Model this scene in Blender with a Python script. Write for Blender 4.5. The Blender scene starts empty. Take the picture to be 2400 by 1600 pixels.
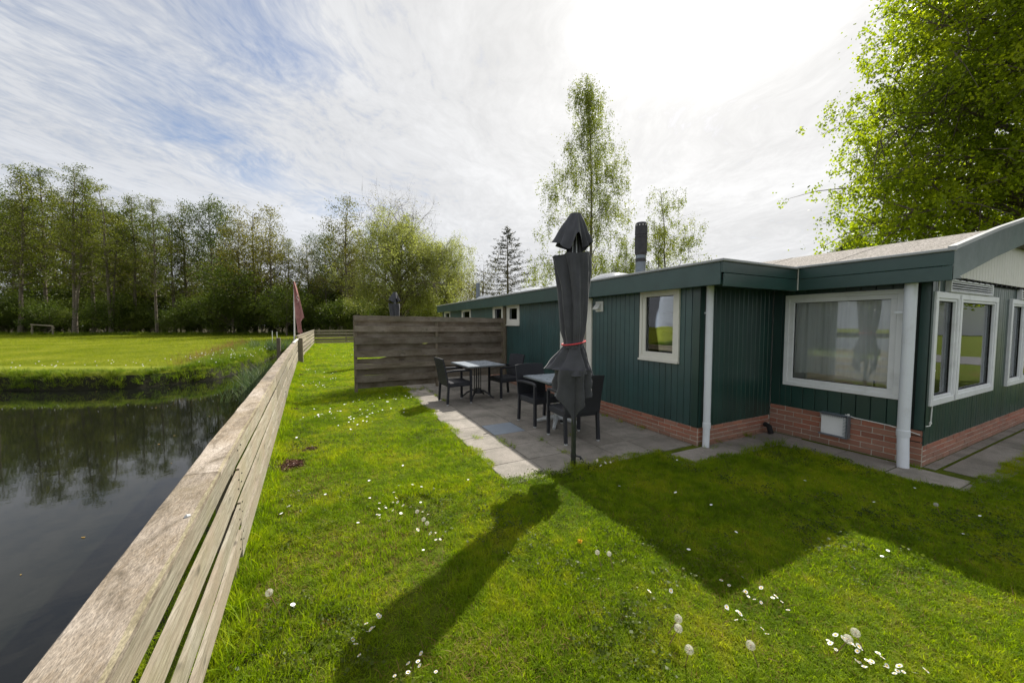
import bpy, math, random
import numpy as np
from math import sin, cos, radians, pi, atan, hypot, sqrt
from mathutils import Vector, Matrix

SC = bpy.context.scene
COL = SC.collection
random.seed(7)
rng = np.random.default_rng(7)

# ------------------------------------------------------------------ camera
CAMH = 1.6
PITCH = atan(43 / 850.0)
YAW = radians(26.3)
cam_d = bpy.data.cameras.new('camera')
cam_d.sensor_width = 36
cam_d.lens = 850 / 2400 * 36
cam_d.clip_start = 0.05
cam_d.clip_end = 2000
cam = bpy.data.objects.new('camera', cam_d)
COL.objects.link(cam)
cam.location = (0, 0, CAMH)
cam.rotation_euler = (pi / 2 - PITCH, 0, -YAW)
SC.camera = cam

# ------------------------------------------------------------------ sun, sky, exposure
SUN_AZ = radians(55.2)      # from +Y towards +X
SUN_EL = radians(43.5)
sdir = Vector((sin(SUN_AZ) * cos(SUN_EL), cos(SUN_AZ) * cos(SUN_EL), sin(SUN_EL)))
sl = bpy.data.lights.new('sun', 'SUN')
sl.energy = 3.5
sl.angle = radians(0.6)
sl.color = (1.0, 0.95, 0.87)
so = bpy.data.objects.new('sun', sl)
COL.objects.link(so)
so.rotation_euler = (-sdir).to_track_quat('-Z', 'Y').to_euler()
SC.view_settings.view_transform = 'Standard'
SC.view_settings.look = 'None'
SC.view_settings.gamma = 1
SC.view_settings.exposure = 1.16
SC.view_settings.use_curve_mapping = False


class NT:
    def __init__(s, nt):
        s.nt = nt
        s.n = nt.nodes
        s.l = nt.links

    def node(s, t, ins=None, **props):
        nd = s.n.new(t)
        for k, v in props.items():
            setattr(nd, k, v)
        if ins:
            for k, v in ins.items():
                s.set(nd.inputs[k], v)
        return nd

    def set(s, sock, v):
        if isinstance(v, bpy.types.NodeSocket):
            s.l.new(v, sock)
        elif v is not None:
            if hasattr(sock.default_value, '__len__') and hasattr(v, '__len__') and len(sock.default_value) == 4 and len(v) == 3:
                v = (*v, 1)
            sock.default_value = v

    def m(s, op, a, b=None, c=None, clamp=False):
        nd = s.n.new('ShaderNodeMath')
        nd.operation = op
        nd.use_clamp = clamp
        s.set(nd.inputs[0], a)
        if b is not None:
            s.set(nd.inputs[1], b)
        if c is not None:
            s.set(nd.inputs[2], c)
        return nd.outputs[0]

    def mix(s, f, a, b, bt='MIX'):
        nd = s.n.new('ShaderNodeMixRGB')
        nd.blend_type = bt
        s.set(nd.inputs[0], f)
        s.set(nd.inputs[1], a)
        s.set(nd.inputs[2], b)
        return nd.outputs[0]

    def ramp(s, f, pts, interp='LINEAR'):
        nd = s.n.new('ShaderNodeValToRGB')
        nd.color_ramp.interpolation = interp
        e = nd.color_ramp.elements
        while len(e) < len(pts):
            e.new(0.5)
        for i, (p, c) in enumerate(pts):
            e[i].position = p
            if not hasattr(c, '__len__'):
                c = (c, c, c)
            e[i].color = (*c, 1)
        s.set(nd.inputs[0], f)
        return nd.outputs[0]

    def noise(s, vec, scale=5, detail=4, rough=0.55, dist=0.0):
        nd = s.n.new('ShaderNodeTexNoise')
        if vec is not None:
            s.l.new(vec, nd.inputs['Vector'])
        nd.inputs['Scale'].default_value = scale
        nd.inputs['Detail'].default_value = detail
        nd.inputs['Roughness'].default_value = rough
        nd.inputs['Distortion'].default_value = dist
        return nd.outputs[0]

    def mapping(s, vec, scale=(1, 1, 1), rot=(0, 0, 0), loc=(0, 0, 0)):
        nd = s.n.new('ShaderNodeMapping')
        s.l.new(vec, nd.inputs[0])
        nd.inputs['Scale'].default_value = scale
        nd.inputs['Rotation'].default_value = rot
        nd.inputs['Location'].default_value = loc
        return nd.outputs[0]


# world: Nishita sky with a sheet of high thin cloud laid over it
W = bpy.data.worlds.new('World')
SC.world = W
W.use_nodes = True
W.node_tree.nodes.clear()
w = NT(W.node_tree)
sky = w.node('ShaderNodeTexSky', sky_type='NISHITA', sun_disc=False)
sky.sun_elevation = SUN_EL
sky.sun_rotation = SUN_AZ
sky.air_density = 1.0
sky.dust_density = 1.5
sky.ozone_density = 1.5
tc = w.node('ShaderNodeTexCoord')
dirv = tc.outputs['Generated']
sep = w.node('ShaderNodeSeparateXYZ', {0: dirv})
zc = w.m('MAXIMUM', sep.outputs[2], 0.0)
zz = w.m('ADD', zc, 0.035)
px = w.m('DIVIDE', sep.outputs[0], zz)
py = w.m('DIVIDE', sep.outputs[1], zz)
pl = w.node('ShaderNodeCombineXYZ', {0: px, 1: py, 2: 0.0}).outputs[0]
warp = w.node('ShaderNodeTexNoise', {'Vector': pl, 'Scale': 0.7, 'Detail': 3.0})
wv = w.node('ShaderNodeVectorMath', {0: warp.outputs['Color'], 1: (0.5, 0.5, 0.5)}, operation='SUBTRACT').outputs[0]
wv = w.node('ShaderNodeVectorMath', {0: wv, 'Scale': 0.9}, operation='SCALE').outputs[0]
plw = w.node('ShaderNodeVectorMath', {0: pl, 1: wv}, operation='ADD').outputs[0]
ANG = math.atan2(0.8, 0.5)
rot = w.mapping(plw, rot=(0, 0, -ANG))
n1 = w.noise(w.mapping(rot, scale=(0.38, 1.25, 1)), 1.3, 7, 0.6)
n2 = w.noise(w.mapping(rot, scale=(2.0, 3.4, 1)), 2.6, 6, 0.66, 0.4)
n3 = w.noise(w.mapping(pl, loc=(3.1, 1.7, 0)), 0.42, 3, 0.5)
n4 = w.noise(w.mapping(rot, scale=(5.0, 9.0, 1)), 3.0, 4, 0.6, 0.3)


def blob(cx, cy, r):
    d = w.node('ShaderNodeVectorMath', {0: plw, 1: (cx, cy, 0)}, operation='DISTANCE').outputs['Value']
    d = w.m('DIVIDE', d, r)
    d = w.m('MULTIPLY', d, d)
    return w.m('EXPONENT', w.m('MULTIPLY', d, -1.0))


bl = None
for cx, cy, r, a in ((-0.22, 1.40, 0.30, 1.0), (-0.48, 1.85, 0.28, .75), (-0.62, 2.25, 0.30, 1.0), (-0.38, 2.65, 0.28, .9),
                     (0.02, 3.1, 0.34, .8), (0.5, 3.9, .4, .6), (-0.75, 1.55, 0.35, .35), (1.6, 1.25, .35, .28),
                     (-1.9, 0.3, .9, .35), (0.5, -1.4, .8, .3), (2.6, -1.5, 1.0, .3)):
    b = w.m('MULTIPLY', blob(cx, cy, r), a)
    bl = b if bl is None else w.m('MAXIMUM', bl, b)
cov = w.m('MULTIPLY_ADD', n1, 0.75, 0.50)
cov = w.m('ADD', cov, w.m('MULTIPLY', w.m('SUBTRACT', n2, 0.5), 0.95))
cov = w.m('ADD', cov, w.m('MULTIPLY', w.m('SUBTRACT', n4, 0.5), 0.6))
cov = w.m('ADD', cov, w.m('MULTIPLY', w.m('SUBTRACT', n3, 0.5), 0.5))
cov = w.m('SUBTRACT', cov, w.m('MULTIPLY', bl, 0.54))
sd0 = w.m('MAXIMUM', w.node('ShaderNodeVectorMath', {0: dirv, 1: tuple(sdir)}, operation='DOT_PRODUCT').outputs['Value'], 0.0)
cov = w.m('ADD', cov, w.m('MULTIPLY', w.m('POWER', sd0, 3.0), 0.24))
cov = w.ramp(cov, [(0.05, 0.03), (0.5, 0.6), (0.85, 1.0)])
# cloud brightness: scatters forward towards the sun
sd = w.node('ShaderNodeVectorMath', {0: dirv, 1: tuple(sdir)}, operation='DOT_PRODUCT').outputs['Value']
sd = w.m('MAXIMUM', sd, 0.0)
g1 = w.m('POWER', sd, 2.5)
g2 = w.m('POWER', sd, 55.0)
cb = w.m('ADD', w.m('MULTIPLY_ADD', g1, 0.75, 3.5), w.m('MULTIPLY', g2, 5.0))
cb = w.m('MULTIPLY', cb, w.m('MULTIPLY_ADD', n1, 0.42, 0.80))
cb = w.m('MULTIPLY', cb, w.m('MULTIPLY', w.m('MULTIPLY_ADD', n3, 0.45, 0.775), w.m('MULTIPLY_ADD', w.m('MULTIPLY_ADD', n2, 0.7, w.m('MULTIPLY', n4, 0.3)), 0.42, 0.78)))
ccol = w.node('ShaderNodeVectorMath', {0: w.ramp(g1, [(0, (0.90, 0.935, 1.0)), (1, (1.0, 0.985, 0.96))]), 'Scale': cb}, operation='SCALE').outputs[0]
skyc = w.node('ShaderNodeVectorMath', {0: sky.outputs[0], 1: (0.62, 0.62, 0.64)}, operation='MULTIPLY').outputs[0]
fin = w.mix(cov, skyc, ccol)
bg = w.node('ShaderNodeBackground', {'Color': fin, 'Strength': 0.1})
wo = w.node('ShaderNodeOutputWorld')
w.l.new(bg.outputs[0], wo.inputs[0])


# ------------------------------------------------------------------ materials
def new_mat(name):
    m = bpy.data.materials.new(name)
    m.use_nodes = True
    m.node_tree.nodes.clear()
    t = NT(m.node_tree)
    out = t.node('ShaderNodeOutputMaterial')
    return m, t, out


def principled(t, out, **ins):
    p = t.node('ShaderNodeBsdfPrincipled')
    for k, v in ins.items():
        t.set(p.inputs[k.replace('_', ' ')], v)
    t.l.new(p.outputs[0], out.inputs[0])
    return p


def bump(t, h, strength=0.3, dist=0.01):
    return t.node('ShaderNodeBump', {'Height': h, 'Strength': strength, 'Distance': dist}).outputs[0]


def wpos(t):
    return t.node('ShaderNodeNewGeometry').outputs['Position']


def ornd(t):
    return t.node('ShaderNodeObjectInfo').outputs['Random']


def mat_wood(name, c0, c1, c2, grain=(1, 1, 14), rough=0.8, knot=0.5, scale=6, green=None, bumpk=0.4, blotch=None):
    """weathered timber; grain = scale per world axis (small along the grain)"""
    m, t, out = new_mat(name)
    p = wpos(t)
    r = ornd(t)
    off = t.node('ShaderNodeVectorMath', {0: t.node('ShaderNodeCombineXYZ', {0: r, 1: r, 2: r}).outputs[0], 'Scale': 37.0}, operation='SCALE').outputs[0]
    pv = t.node('ShaderNodeVectorMath', {0: p, 1: off}, operation='ADD').outputs[0]
    gm = t.mapping(pv, scale=grain)
    g = t.noise(gm, scale, 6, 0.65, 0.6)
    g2 = t.noise(gm, scale * 5, 3, 0.6)
    b = t.noise(pv, 2.3, 5, 0.6)
    c = t.mix(t.ramp(g, [(0.40, 0), (0.60, 1)]), c0, c1)
    c = t.mix(t.ramp(b, [(0.42, 0), (0.72, 1)]), c, c2)
    c = t.mix(t.m('MULTIPLY', t.ramp(g2, [(0.5, 0), (0.68, 1)]), 0.5), c, tuple(x * 0.45 for x in c0))
    kn = t.noise(t.mapping(pv, scale=tuple(.35 + .65 * min(1, q_ / 6) for q_ in grain)), 11, 2, 0.5)
    c = t.mix(t.m('MULTIPLY', t.ramp(kn, [(0.66, 0), (0.74, 1)]), knot), c, tuple(x * 0.35 for x in c0))
    if green:
        gn = t.noise(pv, 1.7, 6, 0.7)
        c = t.mix(t.m('MULTIPLY', t.ramp(gn, [(0.5, 0), (0.7, 1)]), 0.5), c, green)
    if blotch:
        bn = t.noise(t.mapping(pv, scale=(7, 2.2, 7)), 1.5, 8, 0.72, 0.5)
        c = t.mix(t.ramp(bn, [(0.46, 0), (0.62, 0.9)]), c, blotch)
        fn = t.noise(t.mapping(pv, scale=(30, 7, 30)), 9, 3, 0.7)
        c = t.mix(1.0, c, t.ramp(fn, [(0.3, 0.6), (0.7, 1.35)]), 'MULTIPLY')
    c = t.mix(1.0, c, t.ramp(r, [(0, 0.78), (1, 1.18)]), 'MULTIPLY')
    principled(t, out, Base_Color=c, Roughness=rough, Normal=bump(t, t.m('ADD', g, t.m('MULTIPLY', g2, 0.5)), bumpk, 0.004))
    return m


def mat_paint(name, col, rough=0.45, var=0.25, dirt=0.3, spec=0.5, grain=(9, 9, 0.8), dirtcol=None, sheen=0.0):
    m, t, out = new_mat(name)
    p = wpos(t)
    r = ornd(t)
    n = t.noise(p, 1.6, 5, 0.6)
    g = t.noise(t.mapping(p, scale=grain), 9, 4, 0.6)
    c = t.mix(t.ramp(n, [(0.3, 0), (0.75, 1)]), tuple(x * (1 - var) for x in col), tuple(min(1, x * (1 + var)) for x in col))
    c = t.mix(1.0, c, t.ramp(r, [(0, 1 - var * .5), (1, 1 + var * .5)]), 'MULTIPLY')
    dn = t.noise(p, 5.5, 6, 0.7)
    c = t.mix(t.m('MULTIPLY', t.ramp(dn, [(0.52, 0), (0.78, 1)]), dirt), c, dirtcol or tuple(x * 0.4 + 0.012 for x in col))
    principled(t, out, Base_Color=c, Roughness=t.m('MULTIPLY_ADD', dn, 0.3, rough - 0.12), Specular_IOR_Level=spec,
               Normal=bump(t, g, 0.25, 0.003))
    return m


def mat_plain(name, col, rough=0.5, metal=0.0, n=0.12, scale=14, bumpk=0.0, spec=0.5):
    m, t, out = new_mat(name)
    p = wpos(t)
    nn = t.noise(p, scale, 5, 0.6)
    c = t.mix(t.ramp(nn, [(0.3, 0), (0.7, 1)]), tuple(x * (1 - n) for x in col), tuple(min(1, x * (1 + n)) for x in col))
    kw = dict(Base_Color=c, Roughness=t.m('MULTIPLY_ADD', nn, 0.2, rough - 0.1), Metallic=metal, Specular_IOR_Level=spec)
    if bumpk:
        kw['Normal'] = bump(t, nn, bumpk, 0.003)
    principled(t, out, **kw)
    return m


def mat_leaf(name, cols, trans, k=0.5, scale=0.6, rough=0.45):
    m, t, out = new_mat(name)
    p = wpos(t)
    n = t.noise(p, scale, 3, 0.5)
    n2 = t.noise(p, 9.0, 2, 0.5)
    r = ornd(t)
    f = t.m('ADD', t.m('MULTIPLY', n, 0.6), t.m('MULTIPLY', n2, 0.4))
    c = t.ramp(f, [(0.35, cols[0]), (0.5, cols[1]), (0.66, cols[2])])
    c = t.mix(1.0, c, t.ramp(r, [(0, (0.82, 0.86, .86)), (1, (1.2, 1.12, 1.1))]), 'MULTIPLY')
    tr = t.mix(1.0, c, trans, 'MULTIPLY')
    d = t.node('ShaderNodeBsdfPrincipled', {'Base Color': c, 'Roughness': rough, 'Specular IOR Level': 0.15})
    tl = t.node('ShaderNodeBsdfTranslucent', {'Color': tr})
    mx = t.node('ShaderNodeMixShader', {0: k, 1: d.outputs[0], 2: tl.outputs[0]})
    t.l.new(mx.outputs[0], out.inputs[0])
    return m


M = {}
M['green'] = mat_paint('green_paint', (0.010, 0.046, 0.037), 0.33, 0.22, 0.45, 0.8, grain=(14, 14, 0.9))
M['green_fascia'] = mat_paint('green_fascia_paint', (0.012, 0.052, 0.042), 0.36, 0.2, 0.4, 0.8, grain=(0.9, 0.9, 14))
M['green_skylit'] = mat_paint('skylit_green_paint', (0.019, 0.066, 0.064), 0.36, 0.22, 0.4, 0.9, grain=(14, 14, 0.9))  # same green, lightened and blued to paint in the long wall's sky reflection
M['green_fascia_skylit'] = mat_paint('skylit_green_fascia_paint', (0.018, 0.060, 0.054), 0.38, 0.2, 0.4, 0.9, grain=(0.9, 0.9, 14))  # fascia green with the long side's sky reflection put into the colour
M['green_back'] = mat_plain('green_shadow_gap', (0.006, 0.014, 0.012), 0.7)
M['white_frame'] = mat_paint('cream_white_paint', (0.74, 0.72, 0.64), 0.4, 0.05, 0.18, 0.5, dirtcol=(0.42, 0.38, 0.30))
M['alu'] = mat_paint('dull_white_metal', (0.80, 0.81, 0.81), 0.42, 0.08, 0.3, 0.5, grain=(2, 2, 2), dirtcol=(0.3, 0.3, 0.28))
M['pipe'] = mat_paint('grey_white_plastic', (0.70, 0.73, 0.77), 0.38, 0.05, 0.28, 0.5, grain=(2, 2, .6), dirtcol=(0.34, 0.34, 0.29))
M['trim'] = mat_paint('grey_roof_trim', (0.36, 0.37, 0.37), 0.4, 0.12, 0.35, 0.5, grain=(2, 2, 2))
M['mortar'] = mat_plain('mortar', (0.52, 0.47, 0.40), 0.95, n=0.2, scale=30, bumpk=0.5)
M['black'] = mat_plain('dark_void', (0.01, 0.01, 0.01), 0.9)
M['dark_metal'] = mat_plain('black_iron', (0.025, 0.025, 0.027), 0.5, n=0.3)
M['pale_metal'] = mat_plain('pale_cast_metal', (0.45, 0.47, 0.47), 0.5, n=0.2, bumpk=.1)
M['red_band'] = mat_plain('red_elastic', (0.62, 0.04, 0.05), 0.5)
M['pole'] = mat_plain('dark_green_pole', (0.022, 0.028, 0.022), 0.4, n=0.3)
M['curtain_rail'] = mat_plain('ribbed_curtain', (0.30, 0.28, 0.23), 0.8)
M['interior'] = mat_plain('interior_wall', (0.78, 0.78, 0.76), 0.9, n=0.03)
M['red_paint'] = mat_plain('red_paint', (0.35, 0.02, 0.03), 0.4)
M['white_plastic'] = mat_plain('white_plastic', (0.78, 0.78, 0.74), 0.4, n=0.04)
M['blue_pipe'] = mat_plain('blue_plastic', (0.03, 0.18, 0.50), 0.4)
M['grey_pipe'] = mat_plain('grey_steel_pipe', (0.17, 0.20, 0.23), 0.4, metal=0.2, n=0.2)
M['soot'] = mat_plain('black_chimney_sleeve', (0.03, 0.03, 0.032), 0.55, n=0.3)
M['flag'] = mat_plain('faded_red_flag', (0.42, 0.20, 0.18), 0.9, n=0.25, scale=9)
M['flag_mark'] = mat_plain('pale_flag_print', (0.68, 0.56, 0.52), 0.9)
M['tiles_dark'] = mat_plain('dark_roof_tiles', (0.05, 0.045, 0.045), 0.8, n=.3)

# bricks
m, t, out = new_mat('red_brick')
p = wpos(t)
r = ornd(t)
n = t.noise(p, 22, 6, 0.7)
n2 = t.noise(p, 2.4, 4, 0.6)
c = t.ramp(r, [(0, (0.27, 0.115, 0.075)), (0.3, (0.37, 0.145, 0.09)), (0.55, (0.30, 0.15, 0.105)), (0.8, (0.42, 0.175, 0.105)), (1, (0.33, 0.18, 0.13))])
c = t.mix(t.ramp(n, [(0.45, 0), (0.75, 0.5)]), c, (0.25, 0.12, 0.09))
zg = t.node('ShaderNodeSeparateXYZ', {0: p}).outputs[2]
splash = t.m('MULTIPLY', t.ramp(t.m('ADD', zg, t.m('MULTIPLY', n2, 0.14)), [(0.08, 1), (0.22, 0)]), 0.55)
c = t.mix(splash, c, (0.24, 0.17, 0.12))
principled(t, out, Base_Color=c, Roughness=0.9, Normal=bump(t, n, 0.5, 0.003))
M['brick'] = m

# paving slabs
m, t, out = new_mat('concrete_slab')
p = wpos(t)
r = ornd(t)
sp_ = t.noise(p, 190, 2, 0.7)
st = t.noise(p, 2.2, 7, 0.7)
c = t.ramp(r, [(0, (0.25, 0.222, 0.19)), (0.5, (0.295, 0.262, 0.225)), (1, (0.335, 0.30, 0.26))])
c = t.mix(t.ramp(st, [(0.38, 0), (0.64, 0.8)]), c, (0.14, 0.13, 0.105))
c = t.mix(1.0, c, t.ramp(sp_, [(0.3, 0.62), (0.55, 1.0), (0.75, 1.4)]), 'MULTIPLY')
mo = t.noise(p, 7, 5, 0.7)
c = t.mix(t.ramp(mo, [(0.6, 0), (0.75, 0.4)]), c, (0.09, 0.10, 0.045))
principled(t, out, Base_Color=c, Roughness=0.88, Normal=bump(t, sp_, 0.5, 0.004))
M['slab'] = m
M['slab_smooth'] = mat_plain('smooth_grey_slab', (0.21, 0.245, 0.29), 0.5, n=0.1, scale=8)
M['bedding'] = mat_plain('sandy_joint', (0.075, 0.080, 0.032), 0.95, n=0.4, scale=40)

# roofing felt
m, t, out = new_mat('mineral_roofing_felt')
p = wpos(t)
a = t.noise(p, 38, 3, 0.8)
b = t.noise(p, 9, 6, 0.75)
c = t.mix(t.ramp(a, [(0.40, 0), (0.60, 1)]), (0.07, 0.06, 0.052), (0.36, 0.325, 0.29))
c = t.mix(t.ramp(b, [(0.5, 0), (0.66, 0.7)]), c, (0.13, 0.12, 0.085))
principled(t, out, Base_Color=c, Roughness=0.95, Normal=bump(t, t.m('ADD', a, b), 0.8, 0.01))
M['felt'] = m

# table top : two-tone glossy boards
M['table'] = mat_plain('grey_table_top', (0.36, 0.40, 0.44), 0.28, n=0.03, scale=5)
M['table_edge'] = mat_plain('grey_table_edge', (0.16, 0.18, 0.20), 0.4)
# wicker
m, t, out = new_mat('black_wicker')
p = t.node('ShaderNodeTexCoord').outputs['Object']
wv1 = t.node('ShaderNodeTexWave', {'Vector': p, 'Scale': 24.0, 'Distortion': 1.0}, bands_direction='Z').outputs['Fac']
wv2 = t.node('ShaderNodeTexWave', {'Vector': p, 'Scale': 24.0, 'Distortion': 1.0}, bands_direction='X').outputs['Fac']
h = t.m('MULTIPLY', wv1, wv2)
principled(t, out, Base_Color=t.mix(h, (0.010, 0.011, 0.015), (0.030, 0.032, 0.042)), Roughness=0.5, Normal=bump(t, h, 0.7, 0.004))
M['wicker'] = m
# parasol cloth
m, t, out = new_mat('charcoal_parasol_cloth')
p = t.node('ShaderNodeTexCoord').outputs['Object']
n = t.noise(p, 3.0, 5, 0.6)
nf = t.noise(p, 300, 2, 0.5)
c = t.mix(t.ramp(n, [(0.35, 0), (0.7, 1)]), (0.048, 0.049, 0.056), (0.084, 0.085, 0.097))
zc_ = t.node('ShaderNodeSeparateXYZ', {0: p}).outputs[2]
principled(t, out, Base_Color=c, Roughness=0.9, Sheen_Weight=0.25, Specular_IOR_Level=0.25, Normal=bump(t, t.m('ADD', n, t.m('MULTIPLY', nf, 0.1)), 0.25, 0.02))
M['cloth'] = m
# glass
m, t, out = new_mat('window_glass')
fr = t.node('ShaderNodeFresnel', {'IOR': 1.5}).outputs[0]
wn = t.noise(wpos(t), 1.3, 2, 0.5)
f = t.m('MULTIPLY_ADD', fr, 1.05, 0.03, clamp=True)
gl = t.node('ShaderNodeBsdfGlossy', {'Color': (0.95, 0.97, 1.0, 1), 'Roughness': 0.0, 'Normal': bump(t, wn, 0.05, 0.02)})
tr = t.node('ShaderNodeBsdfTransparent', {'Color': (0.94, 0.96, 0.955, 1)})
mx = t.node('ShaderNodeMixShader', {0: f, 1: tr.outputs[0], 2: gl.outputs[0]})
t.l.new(mx.outputs[0], out.inputs[0])
M['glass'] = m
# sheer curtain
m, t, out = new_mat('sheer_curtain')
d = t.node('ShaderNodeBsdfDiffuse', {'Color': (0.90, 0.91, 0.91, 1)})
tl = t.node('ShaderNodeBsdfTranslucent', {'Color': (0.8, 0.82, 0.82, 1)})
tr = t.node('ShaderNodeBsdfTransparent')
a = t.node('ShaderNodeMixShader', {0: 0.35, 1: d.outputs[0], 2: tl.outputs[0]})
wvn = t.noise(t.mapping(wpos(t), scale=(20, 20, 0.4)), 1.2, 3, 0.6)
b = t.node('ShaderNodeMixShader', {0: t.ramp(wvn, [(0.3, 0.03), (0.7, 0.22)]), 1: a.outputs[0], 2: tr.outputs[0]})
t.l.new(b.outputs[0], out.inputs[0])
M['sheer'] = m
# skylight dome
m, t, out = new_mat('opal_dome')
d = t.node('ShaderNodeBsdfPrincipled', {'Base Color': (0.82, 0.84, 0.86, 1), 'Roughness': 0.15})
tl = t.node('ShaderNodeBsdfTranslucent', {'Color': (0.9, 0.92, 0.95, 1)})
a = t.node('ShaderNodeMixShader', {0: 0.55, 1: d.outputs[0], 2: tl.outputs[0]})
t.l.new(a.outputs[0], out.inputs[0])
M['dome'] = m

# timber
M['cap_wood'] = mat_wood('bleached_cap_board', (0.215, 0.165, 0.11), (0.32, 0.265, 0.20), (0.42, 0.365, 0.31), (9, 2.0, 9), 0.9, 0.5, 9, green=(0.14, 0.11, 0.05), bumpk=0.9, blotch=(0.11, 0.085, 0.055))
M['lichen'] = mat_wood('yellow_lichen_edge', (0.18, 0.155, 0.085), (0.27, 0.235, 0.15), (0.30, 0.26, 0.18), (9, 2.0, 9), 0.9, 0.3, 9, blotch=(0.13, 0.105, 0.06))
M['rail_wood'] = mat_wood('pale_fence_plank', (0.19, 0.165, 0.115), (0.35, 0.32, 0.245), (0.29, 0.23, 0.165), (7, 0.45, 13), 0.88, 0.9, 7, green=(0.19, 0.17, 0.075), bumpk=0.8)
M['screen_wood'] = mat_wood('grey_weathered_plank', (0.115, 0.088, 0.060), (0.225, 0.185, 0.14), (0.285, 0.245, 0.20), (0.5, 6, 9), 0.9, 0.6, 6, green=(0.085, 0.085, 0.045), bumpk=0.6)
M['post_wood'] = mat_wood('weathered_post', (0.14, 0.11, 0.075), (0.22, 0.18, 0.13), (0.16, 0.15, 0.08), (8, 8, 0.8), 0.9, 0.4, 5, bumpk=0.6)
M['far_wood'] = mat_wood('grey_far_fence', (0.20, 0.17, 0.12), (0.30, 0.26, 0.19), (0.24, 0.21, 0.15), (0.5, 6, 9), 0.9, 0.4, 6)

# vegetation
M['grass_blade'] = mat_leaf('lawn_grass', [(0.095, 0.165, 0.004), (0.180, 0.265, 0.006), (0.30, 0.33, 0.016)], (1.7, 1.7, .6), 0.5, 1.3, 0.6)
M['tall_grass'] = mat_leaf('tall_bank_grass', [(0.07, 0.12, 0.009), (0.13, 0.19, 0.012), (0.22, 0.24, 0.04)], (1.5, 1.6, .9), 0.45, 0.9, 0.5)
M['field_blade'] = mat_leaf('field_grass', [(0.15, 0.19, 0.010), (0.21, 0.245, 0.014), (0.29, 0.30, 0.04)], (1.4, 1.5, .9), 0.45, 0.35, 0.5)
M['straw'] = mat_leaf('dry_grass', [(0.16, 0.10, 0.03), (0.24, 0.17, 0.06), (0.30, 0.22, 0.09)], (1.2, 1.1, .8), 0.3, 2.0, 0.6)
M['reed'] = mat_leaf('reed_leaf', [(0.05, 0.09, 0.04), (0.08, 0.12, 0.06), (0.16, 0.18, 0.09)], (1.2, 1.3, .8), 0.35, 1.4, 0.5)
M['alder_leaf'] = mat_leaf('alder_leaf', [(0.060, 0.078, 0.014), (0.105, 0.125, 0.020), (0.175, 0.185, 0.030)], (1.5, 1.6, .8), 0.45, 0.22)
M['oak_leaf'] = mat_leaf('dark_oak_leaf', [(0.045, 0.070, 0.020), (0.070, 0.100, 0.026), (0.11, 0.13, 0.032)], (1.4, 1.5, .8), 0.4, 0.3)
M['olive_leaf'] = mat_leaf('olive_spring_leaf', [(0.09, 0.095, 0.02), (0.14, 0.14, 0.03), (0.20, 0.185, 0.04)], (1.5, 1.5, .8), 0.45, 0.3)
M['willow_leaf'] = mat_leaf('willow_leaf', [(0.16, 0.185, 0.06), (0.24, 0.27, 0.09), (0.34, 0.36, 0.14)], (1.4, 1.5, .8), 0.45, 0.4)
M['birch_leaf'] = mat_leaf('birch_leaf', [(0.09, 0.11, 0.02), (0.15, 0.175, 0.025), (0.23, 0.235, 0.035)], (1.5, 1.7, .7), 0.45, 0.6)
M['linden_leaf'] = mat_leaf('bright_beech_leaf', [(0.115, 0.160, 0.014), (0.19, 0.245, 0.014), (0.31, 0.345, 0.02)], (2.0, 2.0, .7), 0.58, 0.7, 0.35)
M['shrub_leaf'] = mat_leaf('shrub_leaf', [(0.04, 0.062, 0.012), (0.08, 0.11, 0.018), (0.14, 0.165, 0.028)], (1.4, 1.5, .8), 0.4, 0.5)
M['conifer'] = mat_leaf('conifer_needles', [(0.020, 0.028, 0.012), (0.035, 0.042, 0.018), (0.06, 0.06, 0.022)], (1, 1, 1), 0.2, 0.5)
M['bark'] = mat_plain('grey_brown_bark', (0.115, 0.095, 0.07), 0.95, n=0.5, scale=7, bumpk=0.6)
M['birch_bark'] = mat_plain('birch_bark', (0.16, 0.14, 0.12), 0.9, n=0.6, scale=6, bumpk=0.4)
M['daisy'] = mat_plain('daisy_petal', (0.80, 0.80, 0.78), 0.6, n=0.02)
M['daisy_eye'] = mat_plain('daisy_yellow', (0.70, 0.45, 0.02), 0.7)
m, t, out = new_mat('dandelion_down')
d = t.node('ShaderNodeBsdfDiffuse', {'Color': (0.72, 0.70, 0.62, 1)})
tl = t.node('ShaderNodeBsdfTranslucent', {'Color': (0.8, 0.77, 0.7, 1)})
a = t.node('ShaderNodeMixShader', {0: 0.5, 1: d.outputs[0], 2: tl.outputs[0]})
tp_ = t.node('ShaderNodeBsdfTransparent')
a = t.node('ShaderNodeMixShader', {0: 0.6, 1: a.outputs[0], 2: tp_.outputs[0]})
t.l.new(a.outputs[0], out.inputs[0])
M['down'] = m
M['stem'] = mat_plain('dandelion_stem', (0.22, 0.14, 0.07), 0.6)
M['soil'] = mat_plain('loose_soil', (0.045, 0.026, 0.018), 0.95, n=0.5, scale=40, bumpk=0.8)
M['chips'] = mat_leaf('bark_chips', [(0.05, 0.025, 0.018), (0.10, 0.05, 0.035), (0.20, 0.12, 0.09)], (.3, .3, .3), 0.0, 30)

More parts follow.
